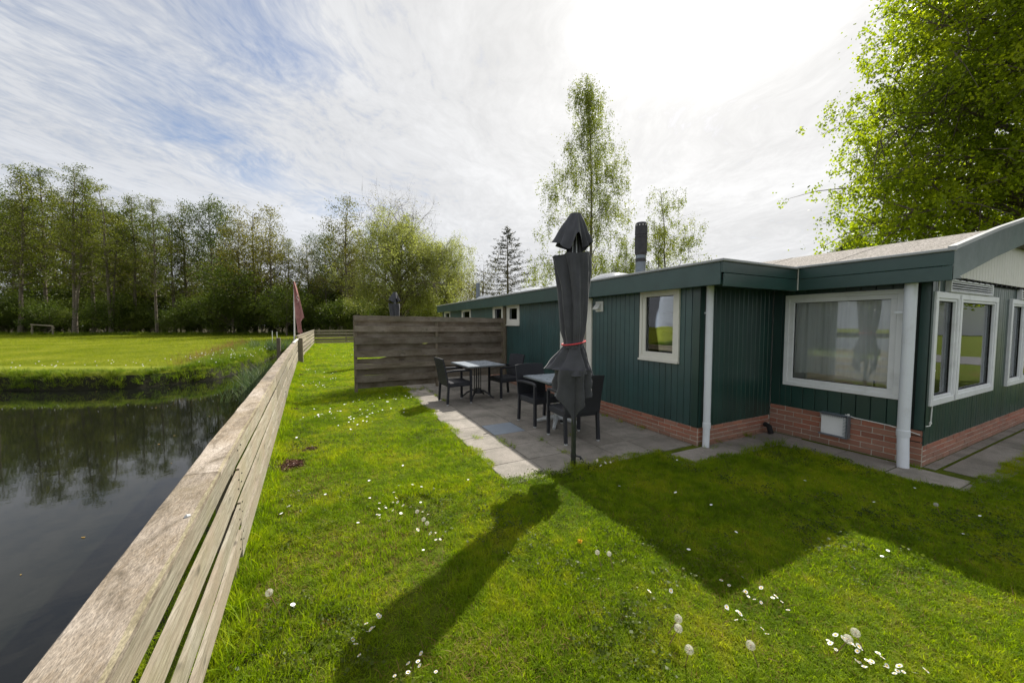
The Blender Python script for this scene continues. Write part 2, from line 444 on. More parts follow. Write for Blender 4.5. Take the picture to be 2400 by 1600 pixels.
# ground: short turf; mown meadow beyond; mud below the water line
m, t, out = new_mat('turf_ground')
p = wpos(t)
sx = t.node('ShaderNodeSeparateXYZ', {0: p})
a = t.noise(p, 0.55, 5, 0.6)
b = t.noise(p, 6.0, 6, 0.7)
f3 = t.noise(p, 45.0, 4, 0.75)
lawnc = t.mix(t.ramp(b, [(0.35, 0), (0.7, 1)]), (0.070, 0.098, 0.006), (0.135, 0.175, 0.009))
moss = t.ramp(t.noise(p, 1.15, 5, 0.65, 0.6), [(0.55, 0), (0.68, 0.8)])
lawnc = t.mix(moss, lawnc, (0.14, 0.10, 0.03))
mow = t.noise(t.mapping(p, rot=(0, 0, 0.5), scale=(0.05, 0.9, 1)), 1.2, 4, 0.6)
fieldc = t.mix(t.ramp(a, [(0.3, 0), (0.7, 1)]), (0.185, 0.215, 0.012), (0.26, 0.28, 0.022))
fieldc = t.mix(t.ramp(mow, [(0.35, 0), (0.65, 0.6)]), fieldc, (0.17, 0.21, 0.010))
fieldc = t.mix(t.ramp(b, [(0.52, 0), (0.72, 0.45)]), fieldc, (0.28, 0.27, 0.07))
fieldc = t.mix(t.ramp(f3, [(0.45, 0), (0.75, 0.5)]), fieldc, (0.12, 0.145, 0.012))
isf = t.m('MULTIPLY', t.m('GREATER_THAN', sx.outputs[1], 13.0), t.m('LESS_THAN', sx.outputs[0], -2.0))
isf2 = t.m('MAXIMUM', isf, t.m('GREATER_THAN', sx.outputs[1], 17.0))
c = t.mix(isf2, lawnc, fieldc)
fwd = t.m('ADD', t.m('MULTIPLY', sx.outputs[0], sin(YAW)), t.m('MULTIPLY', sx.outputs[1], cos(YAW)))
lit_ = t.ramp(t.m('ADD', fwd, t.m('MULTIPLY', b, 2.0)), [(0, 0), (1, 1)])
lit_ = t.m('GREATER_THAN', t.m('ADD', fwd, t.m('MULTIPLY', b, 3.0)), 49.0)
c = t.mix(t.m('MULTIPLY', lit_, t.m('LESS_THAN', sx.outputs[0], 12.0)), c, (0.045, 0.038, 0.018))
mud = t.ramp(t.m('ADD', sx.outputs[2], t.m('MULTIPLY', b, 0.12)), [(0.0, 1), (0.06, 0)])
mud = t.m('LESS_THAN', sx.outputs[2], -0.10)
c = t.mix(mud, c, (0.022, 0.022, 0.012))
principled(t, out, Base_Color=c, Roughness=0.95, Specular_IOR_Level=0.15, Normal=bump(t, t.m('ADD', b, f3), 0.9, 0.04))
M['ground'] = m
# water
m, t, out = new_mat('ditch_water')
p = wpos(t)
rp = t.noise(t.mapping(p, scale=(1, 1.6, 1)), 2.4, 3, 0.5, 0.3)
rp2 = t.noise(t.mapping(p, scale=(1, 2.4, 1)), 9.0, 2, 0.5, 0.3)
principled(t, out, Base_Color=(0.006, 0.007, 0.005), Roughness=0.02, IOR=1.33,
           Normal=bump(t, t.m('ADD', rp, t.m('MULTIPLY', rp2, 0.3)), 0.028, 0.02))
M['water'] = m
M['asphalt'] = mat_plain('asphalt', (0.12, 0.12, 0.12), 0.9, n=0.2, scale=20)
M['ground_floor'] = mat_plain('room_floor', (0.42, 0.36, 0.30), 0.6)

# ------------------------------------------------------------------ mesh helpers


def link(o):
    COL.objects.link(o)
    return o


def mesh(name, V, F, mat=None, smooth=False):
    me = bpy.data.meshes.new(name)
    me.from_pydata([tuple(v) for v in V], [], F)
    if mat:
        for mm in (mat if isinstance(mat, (list, tuple)) else [mat]):
            me.materials.append(mm)
    if smooth:
        me.shade_smooth()
    return me


def setp(o, parent):
    if parent is not None:
        o.parent = parent
        q = parent
        mat = Matrix.Identity(4)
        chain = []
        while q:
            chain.append(q)
            q = q.parent
        # our roots are only translated / rotated about z; parts sit at identity unless set
        o.matrix_parent_inverse = INV.get(parent.name, Matrix.Identity(4))


INV = {}


def thing(name, label, cat, loc=(0, 0, 0), rz=0.0, group=None, world=True):
    """Empty at the base of a thing. world=True: children meshes are written in world coordinates."""
    o = bpy.data.objects.new(name, None)
    o.empty_display_size = 0.2
    o.location = loc
    o.rotation_euler = (0, 0, rz)
    o['label'] = label
    o['category'] = cat
    if group:
        o['group'] = group
    link(o)
    if world:
        INV[o.name] = (Matrix.Translation(Vector(loc)) @ Matrix.Rotation(rz, 4, 'Z')).inverted()
    return o


def obj(name, me, parent=None, loc=None):
    o = bpy.data.objects.new(name, me)
    link(o)
    if loc is not None:
        o.location = loc
    setp(o, parent)
    return o


def tag(o, label=None, cat=None, group=None, kind=None):
    if label:
        o['label'] = label
    if cat:
        o['category'] = cat
    if group:
        o['group'] = group
    if kind:
        o['kind'] = kind
    return o


class MB:
    """collects shapes; builds one mesh"""

    def __init__(s):
        s.V = []
        s.F = []
        s.mi = []

    def add(s, V, F, mi=0):
        b = len(s.V)
        s.V += [tuple(v) for v in V]
        s.F += [tuple(b + i for i in f) for f in F]
        s.mi += [mi] * len(F)
        return s

    def box(s, x0, x1, y0, y1, z0, z1, c=0.0, mi=0):
        x0, x1 = min(x0, x1), max(x0, x1)
        y0, y1 = min(y0, y1), max(y0, y1)
        z0, z1 = min(z0, z1), max(z0, z1)
        c = min(c, (x1 - x0) * .45, (y1 - y0) * .45, (z1 - z0) * .45)
        if c <= 0:
            V = [(x, y, z) for x in (x0, x1) for y in (y0, y1) for z in (z0, z1)]
            F = [(0, 1, 3, 2), (4, 6, 7, 5), (0, 4, 5, 1), (2, 3, 7, 6), (0, 2, 6, 4), (1, 5, 7, 3)]
            return s.add(V, F, mi)
        V, F = cham(x0, x1, y0, y1, z0, z1, c)
        return s.add(V, F, mi)

    def hexa(s, P, mi=0):
        """8 corners ordered as box(): x-major, y, z"""
        F = [(0, 1, 3, 2), (4, 6, 7, 5), (0, 4, 5, 1), (2, 3, 7, 6), (0, 2, 6, 4), (1, 5, 7, 3)]
        return s.add(P, F, mi)

    def tube(s, pts, rad, n=8, mi=0, cap=True):
        pts = [Vector(p) for p in pts]
        if not hasattr(rad, '__len__'):
            rad = [rad] * len(pts)
        V = []
        F = []
        up = Vector((0, 0, 1))
        prev = None
        for i, p in enumerate(pts):
            a = pts[max(0, i - 1)]
            b = pts[min(len(pts) - 1, i + 1)]
            d = (b - a).normalized()
            if prev is None:
                x = d.orthogonal().normalized()
            else:
                x = (prev - d * prev.dot(d)).normalized()
            prev = x
            y = d.cross(x)
            for k in range(n):
                an = 2 * pi * k / n
                V.append(p + (x * cos(an) + y * sin(an)) * rad[i])
        for i in range(len(pts) - 1):
            for k in range(n):
                k2 = (k + 1) % n
                F.append((i * n + k, i * n + k2, (i + 1) * n + k2, (i + 1) * n + k))
        if cap:
            F.append(tuple(reversed(range(n))))
            F.append(tuple((len(pts) - 1) * n + k for k in range(n)))
        return s.add(V, F, mi)

    def build(s, name, mat, parent=None, smooth=False):
        me = mesh(name, s.V, s.F, mat, smooth)
        if any(s.mi):
            me.polygons.foreach_set('material_index', s.mi)
        return obj(name, me, parent)


def cham(x0, x1, y0, y1, z0, z1, c):
    X = (x0, x1)
    Y = (y0, y1)
    Z = (z0, z1)
    V = []
    idx = {}
    for i in (0, 1):
        for j in (0, 1):
            for k in (0, 1):
                sx, sy, sz = (1 - 2 * i) * c, (1 - 2 * j) * c, (1 - 2 * k) * c
                x, y, z = X[i], Y[j], Z[k]
                for a, v in enumerate(((x, y + sy, z + sz), (x + sx, y, z + sz), (x + sx, y + sy, z))):
                    idx[(i, j, k, a)] = len(V)
                    V.append(v)
    F = []
    I = idx
    F.append((I[0, 0, 0, 0], I[0, 0, 1, 0], I[0, 1, 1, 0], I[0, 1, 0, 0]))
    F.append((I[1, 0, 0, 0], I[1, 1, 0, 0], I[1, 1, 1, 0], I[1, 0, 1, 0]))
    F.append((I[0, 0, 0, 1], I[1, 0, 0, 1], I[1, 0, 1, 1], I[0, 0, 1, 1]))
    F.append((I[0, 1, 0, 1], I[0, 1, 1, 1], I[1, 1, 1, 1], I[1, 1, 0, 1]))
    F.append((I[0, 0, 0, 2], I[0, 1, 0, 2], I[1, 1, 0, 2], I[1, 0, 0, 2]))
    F.append((I[0, 0, 1, 2], I[1, 0, 1, 2], I[1, 1, 1, 2], I[0, 1, 1, 2]))
    for j in (0, 1):
        for k in (0, 1):
            F.append((I[0, j, k, 1], I[1, j, k, 1], I[1, j, k, 2], I[0, j, k, 2]))
    for i in (0, 1):
        for k in (0, 1):
            F.append((I[i, 0, k, 0], I[i, 1, k, 0], I[i, 1, k, 2], I[i, 0, k, 2]))
    for i in (0, 1):
        for j in (0, 1):
            F.append((I[i, j, 0, 0], I[i, j, 1, 0], I[i, j, 1, 1], I[i, j, 0, 1]))
    for i in (0, 1):
        for j in (0, 1):
            for k in (0, 1):
                F.append((I[i, j, k, 0], I[i, j, k, 1], I[i, j, k, 2]))
    ctr = Vector(((x0 + x1) / 2, (y0 + y1) / 2, (z0 + z1) / 2))
    FF = []
    for f in F:
        a, b, d = (Vector(V[q]) for q in f[:3])
        nrm = (b - a).cross(d - a)
        if nrm.dot((a + b + d) / 3 - ctr) < 0:
            f = tuple(reversed(f))
        FF.append(f)
    return V, FF


def gp(pxl, D, z=0.0):
    """place on the ground in the direction the camera looks, D metres ahead"""
    lat = (pxl - 1200) / 850.0 * D
    return Vector((sin(YAW) * D + cos(YAW) * lat, cos(YAW) * D - sin(YAW) * lat, z))


FXY = [-3, 0.96, 2.75, 3.4, 5.45, 9.9, 11.2, 15.4, 16.9, 31.6]
FXX = [-.21, -.423, -.538, -.57, -.68, -.93, -.99, -1.2, -1.26, -1.27]


def fx(y):
    return float(np.interp(y, FXY, FXX))


# ------------------------------------------------------------------ ground and water
WZ = -0.5
far_edge = [(-70, 41), (-30, 25.2), (-16, 20.0), (-9.3, 17.1), (-7.5, 16.25), (-5.6, 15.75), (-4.75, 16.4), (-4.0, 16.9), (-3.7, 18.2), (-3.5, 19.6), (-3.35, 21.3), (-3.4, 25.0), (-3.2, 27.5), (-2.6, 28.2)]
near_edge = [(-1.95, 27.0), (-1.85, 16.9), (-1.75, 12), (-1.5, 8), (-1.25, 4), (-1.05, 1), (-0.9, -3), (-0.9, -30), (-70, -30)]
poly = np.array(far_edge + near_edge)


def sdf(P):
    """signed distance to ditch polygon, negative inside"""
    n = len(poly)
    d = np.full(len(P), 1e9)
    ins = np.zeros(len(P), bool)
    for i in range(n):
        a = poly[i]
        b = poly[(i + 1) % n]
        ab = b - a
        ap = P - a
        tt = np.clip((ap @ ab) / (ab @ ab), 0, 1)
        q = ap - tt[:, None] * ab
        d = np.minimum(d, np.hypot(q[:, 0], q[:, 1]))
        c1 = (a[1] > P[:, 1]) != (b[1] > P[:, 1])
        with np.errstate(divide='ignore', invalid='ignore'):
            xi = (b[0] - a[0]) * (P[:, 1] - a[1]) / (b[1] - a[1]) + a[0]
        ins ^= c1 & (P[:, 0] < xi)
    return np.where(ins, -d, d)


xs = np.unique(np.round(np.concatenate([np.arange(-120, -20, 6), np.arange(-20, -11, 1.0), np.arange(-11, 0.01, 0.14), np.arange(0.5, 10, 0.5), np.arange(10, 40, 3), np.arange(40, 241, 20)]), 3))
ys = np.unique(np.round(np.concatenate([np.arange(-60, -4, 6), np.arange(-4, 14, 0.35), np.arange(14, 30, 0.14), np.arange(30, 60, 2.0), np.arange(60, 321, 20)]), 3))
GX, GY = np.meshgrid(xs, ys)
P2 = np.stack([GX.ravel(), GY.ravel()], 1)
S = sdf(P2)
nz = 0.035 * np.sin(P2[:, 0] * 3.1 + np.sin(P2[:, 1] * 2.3) * 1.3) + 0.03 * np.sin(P2[:, 1] * 5.3 + P2[:, 0] * 2.1)
Sj = S + nz
kk = np.clip((Sj - 0.0) / 0.42, -2.0, 1)
Z = np.where(kk > 0, -0.55 + 0.55 * (1 - (1 - kk) ** 2), -0.55 + 0.45 * kk)
Z = np.maximum(Z, -1.3)
nx_ = len(xs)
V = np.column_stack([P2, Z])
ii = np.arange(len(ys) - 1)[:, None] * nx_ + np.arange(nx_ - 1)[None, :]
ii = ii.ravel()
Fq = np.column_stack([ii, ii + 1, ii + 1 + nx_, ii + nx_])
me = bpy.data.meshes.new('ground')
me.from_pydata(V.tolist(), [], Fq.tolist())
me.materials.append(M['ground'])
me.shade_smooth()
tag(obj('ground', me), kind='structure')
wv_ = [(x, y, WZ) for x, y in [(-110, -50), (-0.35, -50), (-0.75, 0), (-1.4, 10), (-1.5, 30), (-5, 34), (-110, 60)]]
tag(obj('water', mesh('water', wv_, [tuple(range(len(wv_)))], M['water'])), kind='structure')

# ------------------------------------------------------------------ chalet
LX, LY0, LY1 = 4.22, 3.10, 15.2      # long wall plane, from / to
FXP, FY0 = 5.83, 1.53                # front wall plane, gable wall plane
WTOP = 2.2
house = thing('chalet', 'long low dark green wooden chalet with white windows on a brick plinth', 'chalet', (6.5, 5.0, 0))


def wb(mb, wall, u0, u1, d0, d1, z0, z1, c=0.0, mi=0):
    ax, pl = wall
    if ax == 'X':
        mb.box(pl - d0, pl - d1, u0, u1, z0, z1, c, mi)
    else:
        mb.box(u0, u1, pl - d0, pl - d1, z0, z1, c, mi)


LONG, FRONT, RETURN, GABLE = ('X', LX), ('X', FXP), ('Y', LY0), ('Y', FY0)


def cladding(wall, u0, u1, z0, z1, opens, bw, backmat, gap=0.006, paint='green'):
    """backing with openings, vertical boards proud of it. d=0 is the board face"""
    bk = MB()
    us = sorted({u0, u1, *[o[0] for o in opens], *[o[1] for o in opens]})
    us = [q for q in us if u0 <= q <= u1]
    for a, b in zip(us[:-1], us[1:]):
        segs = [(z0, z1)]
        for o in opens:
            if o[0] < (a + b) / 2 < o[1]:
                ns = []
                for s0, s1 in segs:
                    if o[2] > s0:
                        ns.append((s0, min(o[2], s1)))
                    if o[3] < s1:
                        ns.append((max(o[3], s0), s1))
                segs = ns
        for s0, s1 in segs:
            wb(bk, wall, a, b, -0.10, -0.018, s0, s1)
    wl = bk.build('wall', backmat, house)
    u = u0
    while u < u1 - 0.02:
        ww = bw * random.uniform(0.985, 1.015)
        v = min(u + ww, u1)
        spans = [(u, v, z0, z1)]
        for o in opens:
            ns = []
            for (a, b, s0, s1) in spans:
                if o[1] <= a or o[0] >= b:
                    ns.append((a, b, s0, s1))
                    continue
                if a < o[0]:
                    ns.append((a, o[0], s0, s1))
                if b > o[1]:
                    ns.append((o[1], b, s0, s1))
                a2, b2 = max(a, o[0]), min(b, o[1])
                if o[2] > s0:
                    ns.append((a2, b2, s0, min(o[2], s1)))
                if o[3] < s1:
                    ns.append((a2, b2, max(o[3], s0), s1))
            spans = ns
        j = random.uniform(-0.0012, 0.0012)
        for (a, b, s0, s1) in spans:
            if b - a < 0.012 or s1 - s0 < 0.02:
                continue
            mb = MB()
            ga = gap / 2 if a == u else 0
            gb = gap / 2 if b == v else 0
            wb(mb, wall, a + ga, b - gb, -0.016, 0.0 + j, s0 - random.uniform(0, .004), s1, 0.004)
            mb.build('board', M[paint], wl)
        u = v
    return wl


opL = [(3.42, 4.08, 1.07, 2.07), (5.27, 6.25, 0.02, 2.05), (8.11, 8.80, 1.55, 2.10), (9.08, 9.74, 1.55, 2.10), (11.69, 12.58, 1.55, 2.10), (14.09, 14.86, 1.55, 2.10)]
cladding(LONG, LY0 + 0.02, LY1, 0.24, WTOP, opL, 0.102, M['green_back'], paint='green_skylit')
cladding(RETURN, LX, FXP, 0.24, WTOP, [], 0.100, M['green_back'])
opF = [(1.75, 2.90, 0.74, 1.97)]
cladding(FRONT, FY0 + 0.02, LY0, 0.41, WTOP, opF, 0.142, M['green_back'])
opG = [(5.90, 8.08, 0.70, 1.92), (8.78, 10.9, 0.70, 1.92)]
cladding(GABLE, FXP, 11.6, 0.24, WTOP + .05, opG, 0.092, M['green_back'])
# corner boards
cb_ = MB()
wb(cb_, LONG, LY0 - 0.012, LY0 + 0.10, 0.0005, 0.012, 0.245, 2.19, 0.003)
cb_.build('corner_board', M['green'], house)
cb_ = MB()
wb(cb_, RETURN, LX - 0.012, LX + 0.06, 0.0005, 0.012, 0.245, 2.19, 0.003)
cb_.build('corner_board', M['green'], house)


cb_ = MB()
wb(cb_, FRONT, FY0 - .012, FY0 + .075, 0.0005, 0.012, 0.415, 2.19, 0.003)
cb_.build('corner_board', M['green'], house)
cb_ = MB()
wb(cb_, GABLE, FXP - .012, FXP + .07, 0.0005, 0.012, 0.245, 2.19, 0.003)
cb_.build('corner_board', M['green'], house)


def plinth(wall, u0, u1, z1, rows, off=0, stuff=False, bl_=0.21):
    bk = MB()
    wb(bk, wall, u0, u1, -0.11, -0.004, -0.12, z1 - 0.004)
    pn = bk.build('brick_plinth', M['mortar'], house)
    bh = z1 / rows
    allb = MB()
    for rI in range(-1, rows):
        za, zb = rI * bh + 0.005, (rI + 1) * bh - 0.005
        u = u0 - (bl_ / 2 if rI % 2 else 0)
        while u < u1:
            a, b = max(u, u0) + 0.005, min(u + bl_, u1) - 0.005
            if b - a > 0.03:
                mb = allb if stuff else MB()
                wb(mb, wall, a, b, -0.05, 0.004 + random.uniform(-.002, .002), za, zb, 0.003)
                if not stuff:
                    mb.build('brick', M['brick'], pn)
            u += bl_
    if stuff:
        tag(allb.build('distant_bricks', M['brick'], pn), kind='stuff')


plinth(LONG, LY0, 9.0, 0.24, 4)
plinth(LONG, 9.002, LY1, 0.24, 4, stuff=True)
plinth(RETURN, LX + .002, FXP, 0.24, 4)
plinth(FRONT, FY0, LY0, 0.41, 6)
plinth(GABLE, FXP + .002, 11.6, 0.24, 4)
# threshold under the door
cb_ = MB()
wb(cb_, LONG, 5.3, 6.2, 0.006, 0.10, 0.0, 0.10, 0.006)
cb_.build('door_step', M['slab'], house)


def window(wall, u0, u1, z0, z1, fw, proud, mat, sash=0.05, name='window', pane=True, recess=0.02, mull=None, sill=True):
    """outer frame + stepped sash + pane (+ mullions)"""
    f = MB()
    fr = [(u0, u1, z1 - fw, z1), (u0, u1, z0, z0 + fw), (u0, u0 + fw, z0 + fw, z1 - fw), (u1 - fw, u1, z0 + fw, z1 - fw)]
    for a, b, c, d in fr:
        wb(f, wall, a, b, -0.06, proud, c, d, 0.004)
    fo = f.build(name, mat, house)
    cells = [(u0 + fw, u1 - fw)]
    if mull:
        cells = []
        prev = u0 + fw
        for mu in mull:
            mm_ = MB()
            wb(mm_, wall, mu - 0.028, mu + 0.028, -0.05, proud + 0.004, z0 + fw, z1 - fw, 0.004)
            mm_.build('mullion', mat, fo)
            cells.append((prev, mu - 0.028))
            prev = mu + 0.028
        cells.append((prev, u1 - fw))
    for a, b in cells:
        if sash > 0:
            s = MB()
            c, d = z0 + fw, z1 - fw
            for q in [(a, b, d - sash, d), (a, b, c, c + sash), (a, a + sash, c + sash, d - sash), (b - sash, b, c + sash, d - sash)]:
                wb(s, wall, q[0], q[1], -0.05, proud - 0.012, q[2], q[3], 0.004)
            s.build('sash', mat, fo)
        g = MB()
        wb(g, wall, a + sash - 0.004, b - sash + 0.004, -0.028, -0.022, z0 + fw + sash - .004, z1 - fw - sash + .004)
        g.build('pane', M['glass'], fo)
        ga = MB()
        ps = [(a + sash, b - sash, z1 - fw - sash - .006, z1 - fw - sash), (a + sash, b - sash, z0 + fw + sash, z0 + fw + sash + .006),
              (a + sash, a + sash + .006, z0 + fw + sash + .006, z1 - fw - sash - .006), (b - sash - .006, b - sash, z0 + fw + sash + .006, z1 - fw - sash - .006)]
        for q in ps:
            wb(ga, wall, q[0], q[1], -0.021, -0.006, q[2], q[3])
        ga.build('gasket', M['black'], fo)
    if sill:
        s = MB()
        wb(s, wall, u0 - 0.005, u1 + 0.005, 0.0, proud + 0.022, z0 - 0.03, z0 - 0.001, 0.004)
        s.build('sill', mat, fo)
    return fo


window(LONG, 3.40, 4.10, 1.075, 2.09, 0.05, 0.03, M['white_frame'], 0.055)
for u0, u1 in ((8.09, 8.82), (9.06, 9.76), (11.67, 12.60), (14.07, 14.88)):
    window(LONG, u0, u1, 1.56, 2.12, 0.06, 0.028, M['white_frame'], 0.08 if u1 < 9 else 0.06)
window(FRONT, 1.73, 2.93, 0.72, 1.99, 0.055, 0.03, M['alu'], 0.055, sill=False)
window(GABLE, 5.88, 8.10, 0.68, 1.945, 0.07, 0.032, M['alu'], 0.03, mull=[6.58], sill=False)
window(GABLE, 8.76, 10.92, 0.68, 1.945, 0.07, 0.032, M['alu'], 0.03, mull=[9.5], sill=False)
# sliding sash rail on the gable window (brighter inner rail)
for uu in (6.60,):
    s = MB()
    wb(s, GABLE, uu, uu + .05, 0.034, 0.046, 0.70, 1.93, 0.004)
    s.build('sliding_rail', M['alu'], house)

# door with white frame and ribbed strip curtain
dr = MB()
for q in [(5.25, 5.39, 0.11, 2.05), (6.14, 6.25, 0.11, 2.05), (5.39, 6.14, 1.96, 2.05)]:
    wb(dr, LONG, q[0], q[1], -0.05, 0.03, q[2], q[3], 0.004)
dro = dr.build('door_frame', M['white_frame'], house)
dl = MB()
wb(dl, LONG, 5.392, 6.138, -0.04, -0.015, 0.11, 1.958, 0.004)
dl.build('door', M['white_frame'], dro)
st_ = MB()
for i in range(24):
    u = 5.40 + i * 0.0305
    wb(st_, LONG, u, u + 0.024, 0.0, 0.012, 0.13, 1.955, 0.004)
st_.build('strip_curtain', M['curtain_rail'], dro)

# interiors behind the windows
it = MB()
it.box(LX + .10, 9.5, 7.0, 7.05, 0.1, 2.2)
it.box(7.0, 7.05, 3.2, 7.0, 0.1, 2.2)
it.box(5.0, 5.04, 3.95, 6.9, 0.1, 2.2)
for q in ((FY0 + .12, 7.0, .1, .75), (FY0 + .12, 7.0, 2.02, 2.2), (FY0 + .12, 1.85, .75, 2.02), (3.45, 3.7, .75, 2.02), (5.3, 5.55, .75, 2.02), (6.7, 7.0, .75, 2.02)):
    it.box(11.3, 11.34, q[0], q[1], q[2], q[3])
it.box(FXP + .12, 11.3, FY0 + .12, 6.9, 2.185, 2.2)
it.box(FXP + .12, 11.3, 6.9, 6.94, 0.1, 2.18)
it.box(LX + .1, 11.3, 7.2, 15.0, 2.18, 2.2)
it.box(4.9, 4.95, 7.1, 15.0, 0.1, 2.18)
it.build('interior_wall', M['interior'], house)
it = MB()
it.box(LX + .1, 11.5, LY0, LY1 - .1, 0.05, 0.1)
it.box(FXP + .1, 11.5, FY0 + .1, LY0 - .002, 0.05, 0.1)
it.build('floor', M['ground_floor'], house)
it = MB()
it.box(4.50, 4.56, 3.36, 3.42, 0.1, 2.1)
it.build('inner_post', M['red_paint'], house)
it = MB()
it.box(4.8, 4.95, 3.5, 4.2, 1.45, 1.48)
it.box(4.8, 4.95, 3.5, 4.2, 1.75, 1.77)
it.build('inner_shelf', M['curtain_rail'], house)

# fascia boards, metal trim, roofs
F0X, F1Y, F2X, F3Y = 4.0, 2.70, 5.55, 1.32
FB, FM, FT = 2.035, 2.175, 2.305


def fascia(name, boxes, mat='green_fascia'):
    for b in boxes:
        mb = MB()
        mb.box(*b, 0.004)
        mb.build(name, M[mat], house)


# long side: lengths of wide board
ysplit = [F1Y, 5.0, 8.2, 11.6, 15.3]
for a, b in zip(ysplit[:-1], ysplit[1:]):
    fascia('fascia_board', [(F0X, F0X + .03, a + .002, b - .002, FB + .01, FT)], 'green_fascia_skylit')
fascia('fascia_board', [(F0X - .001, F2X - .002, F1Y - .028, F1Y, FM + .004, FT), (F0X + .03, F2X - .004, F1Y - .034, F1Y - .006, FB - .012, FM - .002)])
fascia('fascia_board', [(F2X - .002, F2X + .028, F3Y, F1Y - .036, FM + .003, FT + .012), (F2X - .006, F2X + .024, F3Y + .002, F1Y - .036, FB - .008, FM - .002)])
sf = MB()
sf.box(F0X + .032, LX + .1, F1Y + .002, LY1 + .1, FB + .03, FB + .05)
sf.box(LX + .1, F2X + .03, F1Y + .002, LY0 + .1, FB + .03, FB + .05)
sf.box(F2X + .03, FXP + .1, F3Y + .03, LY0, FB + .03, FB + .05)
sf.build('soffit', M['green_fascia'], house)
sj = MB()
sj.box(F2X - .010, F2X - .006, F1Y - .045, F1Y - .036, FB, FT + .01)
sj.build('joint_strip', M['white_frame'], house)
tr = MB()
tr.box(F0X - .022, F0X + .05, F1Y - .05, 15.34, FT, FT + .032, .006)
tr.box(F0X + .05, F2X - .024, F1Y - .05, F1Y + .02, FT, FT + .032, .006)
tr.build('roof_trim', M['trim'], house)
tr = MB()
tr.box(F2X - .024, F2X + .05, F3Y - .01, F1Y + .02, FT + .012, FT + .045, .006)
tr.build('roof_trim', M['trim'], house)

SL = 0.25
BX, BZ = 6.92, None


def roofz(x):
    z = FT + .04 + SL * (x - F2X)
    return z


BZ = roofz(BX)
# barge board (two boards) and its trim, rising then bending
for (o0, o1, yy, mt, nm) in ((-0.020, -0.155, F3Y - .004, 'green_fascia', 'barge_board'), (-0.157, -0.32, F3Y + .002, 'green_fascia', 'barge_board'), (0.02, -0.018, F3Y - .022, 'trim', 'roof_trim')):
    mb = MB()
    xs_ = [F2X - (.0 if mt != 'trim' else .02), BX, 12.0]
    zs_ = [roofz(F2X), BZ, BZ + 0.222 * (12.0 - BX)]
    for i in range(2):
        x0, x1, za, zb = xs_[i], xs_[i + 1], zs_[i], zs_[i + 1]
        yb = yy + (.03 if mt != 'trim' else .06)
        P = []
        for x, z in ((x0, za), (x1, zb)):
            for y in (yy, yb):
                for o in (o1, o0):
                    P.append((x, y, z + o))
        mb.hexa(P)
    mb.build(nm, M[mt], house)
# roof sheets
rf = MB()
hz = []
# long flat roof with openings for the skylights
dm = [(4.75, 5.55, 5.35, 6.15), (4.75, 5.55, 8.6, 9.4), (4.75, 5.55, 12.0, 12.8)]
yy = F1Y + .0
for d_ in dm:
    rf.box(F0X + .05, F2X + .1, yy + (.02 if yy == F1Y else 0), d_[2], FT - .03, FT + .02)
    rf.box(F0X + .05, d_[0], d_[2], d_[3], FT - .03, FT + .02)
    yy = d_[3]
rf.box(F0X + .05, F2X + .1, yy, 15.3, FT - .03, FT + .02)
P = []
for x, z in ((F2X + .05, roofz(F2X + .05)), (BX, BZ)):
    for y in (F3Y + .04, 15.3):
        for o in (-.04, 0.0):
            P.append((x, y, z + o))
rf.hexa(P)
P = []
for x, z in ((BX, BZ), (12.0, BZ)):
    for y in (F3Y + .04, 15.3):
        for o in (-.04, -.001):
            P.append((x, y, z + o))
rf.hexa(P)
rf.build('roof', M['felt'], house)
seam = MB()
for y in (2.3, 3.4, 4.6, 6.0, 8.0):
    P = []
    for x, z in ((F2X + .06, roofz(F2X + .06)), (BX - .02, roofz(BX - .02))):
        for q in (y, y + .05):
            for o in (-.01, .005):
                P.append((x, q, z + o))
    seam.hexa(P)
seam.build('felt_seam', M['felt'], house)

# white profiled gable boards
gb_ = None
x = 5.9
while x < 11.6:
    zt = (roofz(x) if x < BX else BZ + .222 * (x - BX)) - .05
    zt2 = (roofz(x + .1) if x + .1 < BX else BZ + .222 * (x + .1 - BX)) - .05
    if zt > 2.14:
        mb = MB()
        P = []
        for xx, q in ((x + .004, zt), (x + .108, zt2)):
            for y in (FY0 - .05, FY0 - .02):
                for z in (2.12, q):
                    P.append((xx, y, z))
        mb.hexa(P)
        b = mb.build('gable_board', M['white_frame'], house)
    x += .112
mb = MB()  # black teeth and strip paint in the shade under the gable board ends
x = 6.0
while x < 11.5:
    mb.box(x, x + .05, FY0 - .055, FY0 - .018, 2.085, 2.119)
    x += .224
mb.box(5.9, 11.6, FY0 - .03, FY0 - .017, 2.09, 2.118)
mb.build('shadow_teeth', M['black'], house)

# louvre vents over gable windows
for a, b in ((6.22, 7.74), (9.1, 10.6)):
    mb = MB()
    for q in [(a, b, 2.075, 2.092), (a, b, 1.95, 1.966), (a, a + .02, 1.966, 2.075), (b - .02, b, 1.966, 2.075)]:
        wb(mb, GABLE, q[0], q[1], 0, .05, q[2], q[3], .003)
    lo = mb.build('louvre_vent', M['alu'], house)
    for k in range(4):
        z = 1.972 + k * .027
        mb = MB()
        P = []
        for xx in (a + .02, b - .02):
            for (y, zz) in ((FY0 - .045, z), (FY0 - .02, z + .012)):
                for o in (0, .008):
                    P.append((xx, y, zz + o))
        mb.hexa(P)
        mb.build('slat', M['alu'], lo)
    mb = MB()
    wb(mb, GABLE, a + .01, b - .01, .002, .008, 1.96, 2.08)
    mb.build('vent_backing', M['black'], lo)

